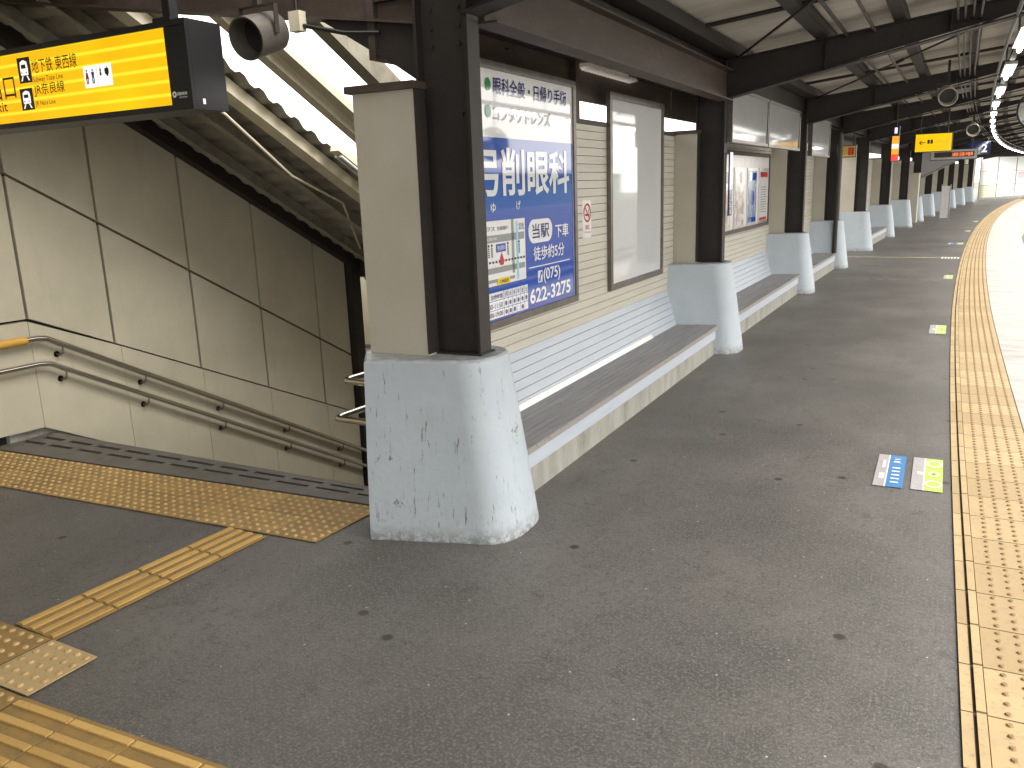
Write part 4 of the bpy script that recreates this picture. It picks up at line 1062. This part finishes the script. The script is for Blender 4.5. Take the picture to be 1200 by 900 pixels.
mb = MB(); mb.box(-1.27, -1.155, 16.885, 17.0, 1.95, 2.56); obj('housing', mb, M['black'], t)
for (z0, z1, m) in ((2.385, 2.555, 'navy'), (2.25, 2.384, 'sign_orange'), (2.17, 2.249, 'sign_white'), (2.07, 2.169, 'sign_orange'), (1.955, 2.069, 'sign_red')):
    mb = MB(); mb.box(-1.268, -1.157, 16.87, 16.884, z0, z1); obj('lit_band', mb, M[m], t)
mb = MB(); mb.box(-1.235, -1.19, 16.866, 16.869, 2.43, 2.53); obj('white_mark', mb, M['sign_white'], t)
mb = MB(); mb.tube([(-1.21, 16.94, 2.56), (-1.21, 16.94, 2.93)], .012, 8); obj('hanger', mb, M['steel'], t)
t, f = far_sign('passage_sign', 'small dull yellow sign with red squares over the side passage', -2.42, -2.10, 18.9, 2.11, 2.32, mat('dull_yellow', (.60, .42, .10), .5))
mb = MB()
for k in range(2): mb.box(-2.235 + k * .06, -2.185 + k * .06, 18.895, 18.899, 2.14, 2.29)
obj('red_square', mb, M['red'], f); text('出口', (-2.39, 18.897, 2.16), X, Z, .13, .10, mat('brown_ink', (.3, .18, .04), .5), f)

# speakers and the round mirror
def horn(label, c, r, ln, ang, drop):
    t = thing('horn_speaker', label, 'speaker', c, 'round speakers under the roof')
    c = Vector(c); ax = Vector((math.sin(R(ang)) * .95, -math.cos(R(ang)) * .95, -.30)).normalized()
    mb = MB(); mb.tube([c + ax * ln * .5, c - ax * ln * .5, c - ax * ln * .52], [r, r * .93, r * .7], 28, False)
    n = len(mb.v); mb.tube([c + ax * ln * .5, c + ax * ln * .02], [r * .93, r * .8], 28, False)
    o = obj('shell', mb, M['spk'], t, 50)
    mb = MB(); q_ = c + ax * ln * .5; u = ax.orthogonal().normalized(); v = ax.cross(u); mb.disc(q_, u, v, r, r * .93, 28); obj('rim', mb, M['spk'], t)
    mb = MB(); mb.disc(c + ax * ln * .05, u, v, r * .9, 0, 28); obj('mouth', mb, M['black'], t)
    mb = MB(); s_ = ax.cross(Z).normalized()
    for k in (-1, 1):
        a = c + s_ * (r + .008) * k; mb.bar(a, a + Z * (r + .03), .03, .005, s_)
    mb.bar(c + s_ * (r + .01) + Z * (r + .03), c - s_ * (r + .01) + Z * (r + .03), .03, .005); mb.bar(c + Z * (r + .03), c + Z * drop, .03, .03, X)
    obj('bracket', mb, M['steel'], t)
M['spk'] = mat('speaker_shell', (.075, .066, .055), .45, n1=(12, (.05, .045, .037), .45, .75))
horn('brown horn speaker hanging beside the yellow exit sign', (-3.155, 3.30, 2.485), .102, .22, 3, .32)
M['spk2'] = M['spk']
M['spk'] = mat('speaker_shell_cream', (.50, .46, .38), .45)
horn('cream round speaker under the roof, larger of the two over the platform', (-.325, 12.3, 2.66), .112, .2, 10, .42)
horn('cream round speaker further off, above the orange letter display', (-.01, 20.8, 2.60), .13, .2, 5, .5)
t = thing('round_mirror', 'round grey convex mirror with a dark rim hung at the platform edge', 'mirror', (.55, 10.5, 2.2))
c = Vector((.60, 10.5, 2.31)); fx = Vector((-.25, -.95, -.18)).normalized(); u = fx.orthogonal().normalized(); v = fx.cross(u)
mb = MB(); vs_ = [c + fx * .06]; fs = []; n = 28
for i, (rr, h) in enumerate(((.07, .055), (.14, .04), (.205, .01))):
    vs_ += [c + u * math.cos(2 * math.pi * k / n) * rr + v * math.sin(2 * math.pi * k / n) * rr + fx * h for k in range(n)]
for k in range(n): fs.append((0, 1 + k, 1 + (k + 1) % n))
for i in range(2):
    for k in range(n): a, b = 1 + i * n + k, 1 + i * n + (k + 1) % n; fs.append((a, a + n, b + n, b))
mb.add(vs_, fs); obj('mirror_face', mb, mat('mirror_dull', (.72, .76, .74), .12, metal=1.), t, 60)
mb = MB(); mb.tube([c + u * math.cos(2 * math.pi * k / n) * .212 + v * math.sin(2 * math.pi * k / n) * .212 for k in range(n + 1)], .014, 8); obj('rim', mb, M['black'], t, 60)
mb = MB(); mb.disc(c - fx * .012, u, v, .21, 0, n); obj('back', mb, M['black'], t)
mb = MB(); mb.tube([c - fx * .02, c - fx * .10, (c.x, c.y + .12, 3.10)], .014, 8); obj('hanger', mb, M['grey'], t)

# ------------------------------------------------------------------ floor stickers
def sticker(label, u0, u1, y0, y1, m, green):
    t = thing('floor_sticker', label, 'floor sticker', P((u0 + u1) / 2, (y0 + y1) / 2), 'boarding position stickers on the asphalt')
    w = u1 - u0; z = .0045
    def q(a, b, h=0.): return P(u0 + w * a, y0 + (y1 - y0) * b, z + h)
    def rect(a0, a1, b0, b1, mm, name, h=0., par=None):
        mb = MB(); mb.quad(q(a0, b0, h), q(a1, b0, h), q(a1, b1, h), q(a0, b1, h)); return obj(name, mb, mm, par or t)
    f = rect(.42, 1, 0, 1, m, 'colour_field'); s_ = rect(0, .38, 0, 1, M['st_grey'], 'grey_strip'); rect(.38, .42, 0, 1, M['st_white'], 'white_strip')
    if green:
        for b, r in ((.2, .11), (.82, .11), (.5, .075)):
            mb = MB(); c_ = q(.71, b, .002); mb.disc(c_, X * .6, Y * .85, r * .66, r * .50, 24); obj('ring_mark', mb, M['st_white'], f)
        rect(.16, .34, .45, .53, M['st_white'], 'small_text', .002, s_)
        rect(.66, .76, .48, .52, M['prgrey'], 'small_text', .002, f)
    else:
        for b in (.12, .23, .34, .45, .56): rect(.56, .84, b, b + .035, M['st_white'], 'small_text', .002, f)
        rect(.55, .87, .74, .745, M['st_white'], 'box_mark', .002, f); rect(.55, .87, .90, .905, M['st_white'], 'box_mark', .002, f); rect(.58, .80, .76, .80, M['st_white'], 'small_text', .002, f)
        rect(.60, .80, .85, .87, M['st_white'], 'small_text', .002, f)
        rect(.2, .3, .55, .8, M['st_white'], 'small_text', .002, s_); rect(.15, .32, .22, .38, M['st_white'], 'small_text', .002, s_)
sticker('blue and grey boarding sticker on the asphalt, nearest to the camera', -.366, -.212, 4.845, 5.44, M['st_blue'], False)
sticker('green and grey boarding sticker beside the near blue one', -.172, -.012, 4.85, 5.445, M['st_green'], True)
sticker('lone green boarding sticker level with the third pillar gap, second from the camera', -.205, -.04, 10.03, 10.63, M['st_green'], True)
sticker('green boarding sticker just past the thin pale floor joint', -.195, -.055, 15.5, 16.1, M['st_green'], True)
sticker('blue boarding sticker beyond the yellow floor line', -.40, -.27, 23.2, 23.75, M['st_blue'], False)
sticker('green boarding sticker beside the far blue one', -.22, -.07, 23.25, 23.8, M['st_green'], True)
sticker('tiny green boarding sticker fifth along the yellow strip', -.22, -.07, 28.4, 29.0, M['st_green'], True)
sticker('tiny green boarding sticker farthest along the yellow strip', -.25, -.09, 34.0, 34.6, M['st_green'], True)

# ------------------------------------------------------------------ far glazed fence
t = thing('glazed_fence', 'bright frosted glass fence with dark grid bars at the far platform end', 'fence', (2, 65, 0))
pa = [Vector(p) for p in ((.60, 61.5, 0), (1.62, 63.8, 0), (2.72, 65.6, 0), (4.0, 67.4, 0), (5.6, 69.4, 0), (7.4, 71.6, 0))]
for k, (a, b) in enumerate(zip(pa, pa[1:])):
    for z0, z1 in ((.13, .88), (.92, 1.72), (1.76, 2.62)):
        mb = MB(); d = (b - a); a2, b2 = a + d * .02, b - d * .02
        mb.quad(a2 + Z * z0, b2 + Z * z0, b2 + Z * z1, a2 + Z * z1); obj('pane', mb, M['pane_low' if (k == 0 and z0 < .5) else 'pane'], t)
for a in pa:
    mb = MB(); mb.box(a.x - .03, a.x + .03, a.y - .03, a.y + .03, 0, 2.66); obj('bar_post', mb, M['grey'], t)
for z in (.9, 1.74, 2.64):
    mb = MB()
    for a, b in zip(pa, pa[1:]): mb.bar(a + Z * z, b + Z * z, .03, .035)
    obj('bar_rail', mb, M['grey'], t)
mb = MB()
for a, b in zip(pa, pa[1:]): mb.bar(a + Z * .06, b + Z * .06, .08, .12)
obj('kerb', mb, M['conc'], t)
mb = MB(); a = pa[2].lerp(pa[3], .12); b = pa[2].lerp(pa[3], .75); o_ = Vector((.0, -.06, 0)); mb.quad(a + o_ + Z * 1.25, b + o_ + Z * 1.25, b + o_ + Z * 1.68, a + o_ + Z * 1.68)
tag(obj('fence_poster', mb, mat('pink_print', (.62, .45, .45), .5, n1=(6, (.5, .25, .25), .45, .6))), 'small pinkish poster on the glazed fence at the platform end', 'poster')
mb = MB(); ybox(mb, -2.66, -2.55, 57.0, 62.0, 0, 2.6); tag(obj('end_wall', mb, M['cream']), 'cream wall between the last pillar and the glazed fence', 'wall')
for k, (u, y) in enumerate(((.95, 28.5), (.95, 24.2), (1.0, 33))):
    mb = MB()
    for j in range(4): mb.quad(P(u - .12 + j * .07, y, .006), P(u - .08 + j * .07, y, .006), P(u - .08 + j * .07, y + 1.1, .006), P(u - .12 + j * .07, y + 1.1, .006))
    struct(obj('edge_mark', mb, mat('faded_red', (.60, .42, .38), .7, n1=(20, (.62, .58, .55), .45, .6), coord='World')))

# ------------------------------------------------------------------ across the tracks (seen in the glass)
mb = MB(); yrun(mb, [(9.5, -1.2), (9.7, -1.2), (9.7, .9), (9.5, .9)], -45, 90, 30)
tag(obj('trackside_wall', mb, M['white_conc']), 'low pale concrete wall across the tracks', 'wall')
t = thing('long_shed', 'long low green shed across the tracks', 'building', P(16, 30, -3))
mb = MB(); ybox(mb, 13, 19, -5, 60, -3, 2.45); obj('wall', mb, M['green_wall'], t)
mb = MB(); yrun(mb, [(12.8, 2.46), (19.2, 2.46), (16, 2.9)], -5.2, 60.2, 8); obj('roof', mb, M['grey'], t)
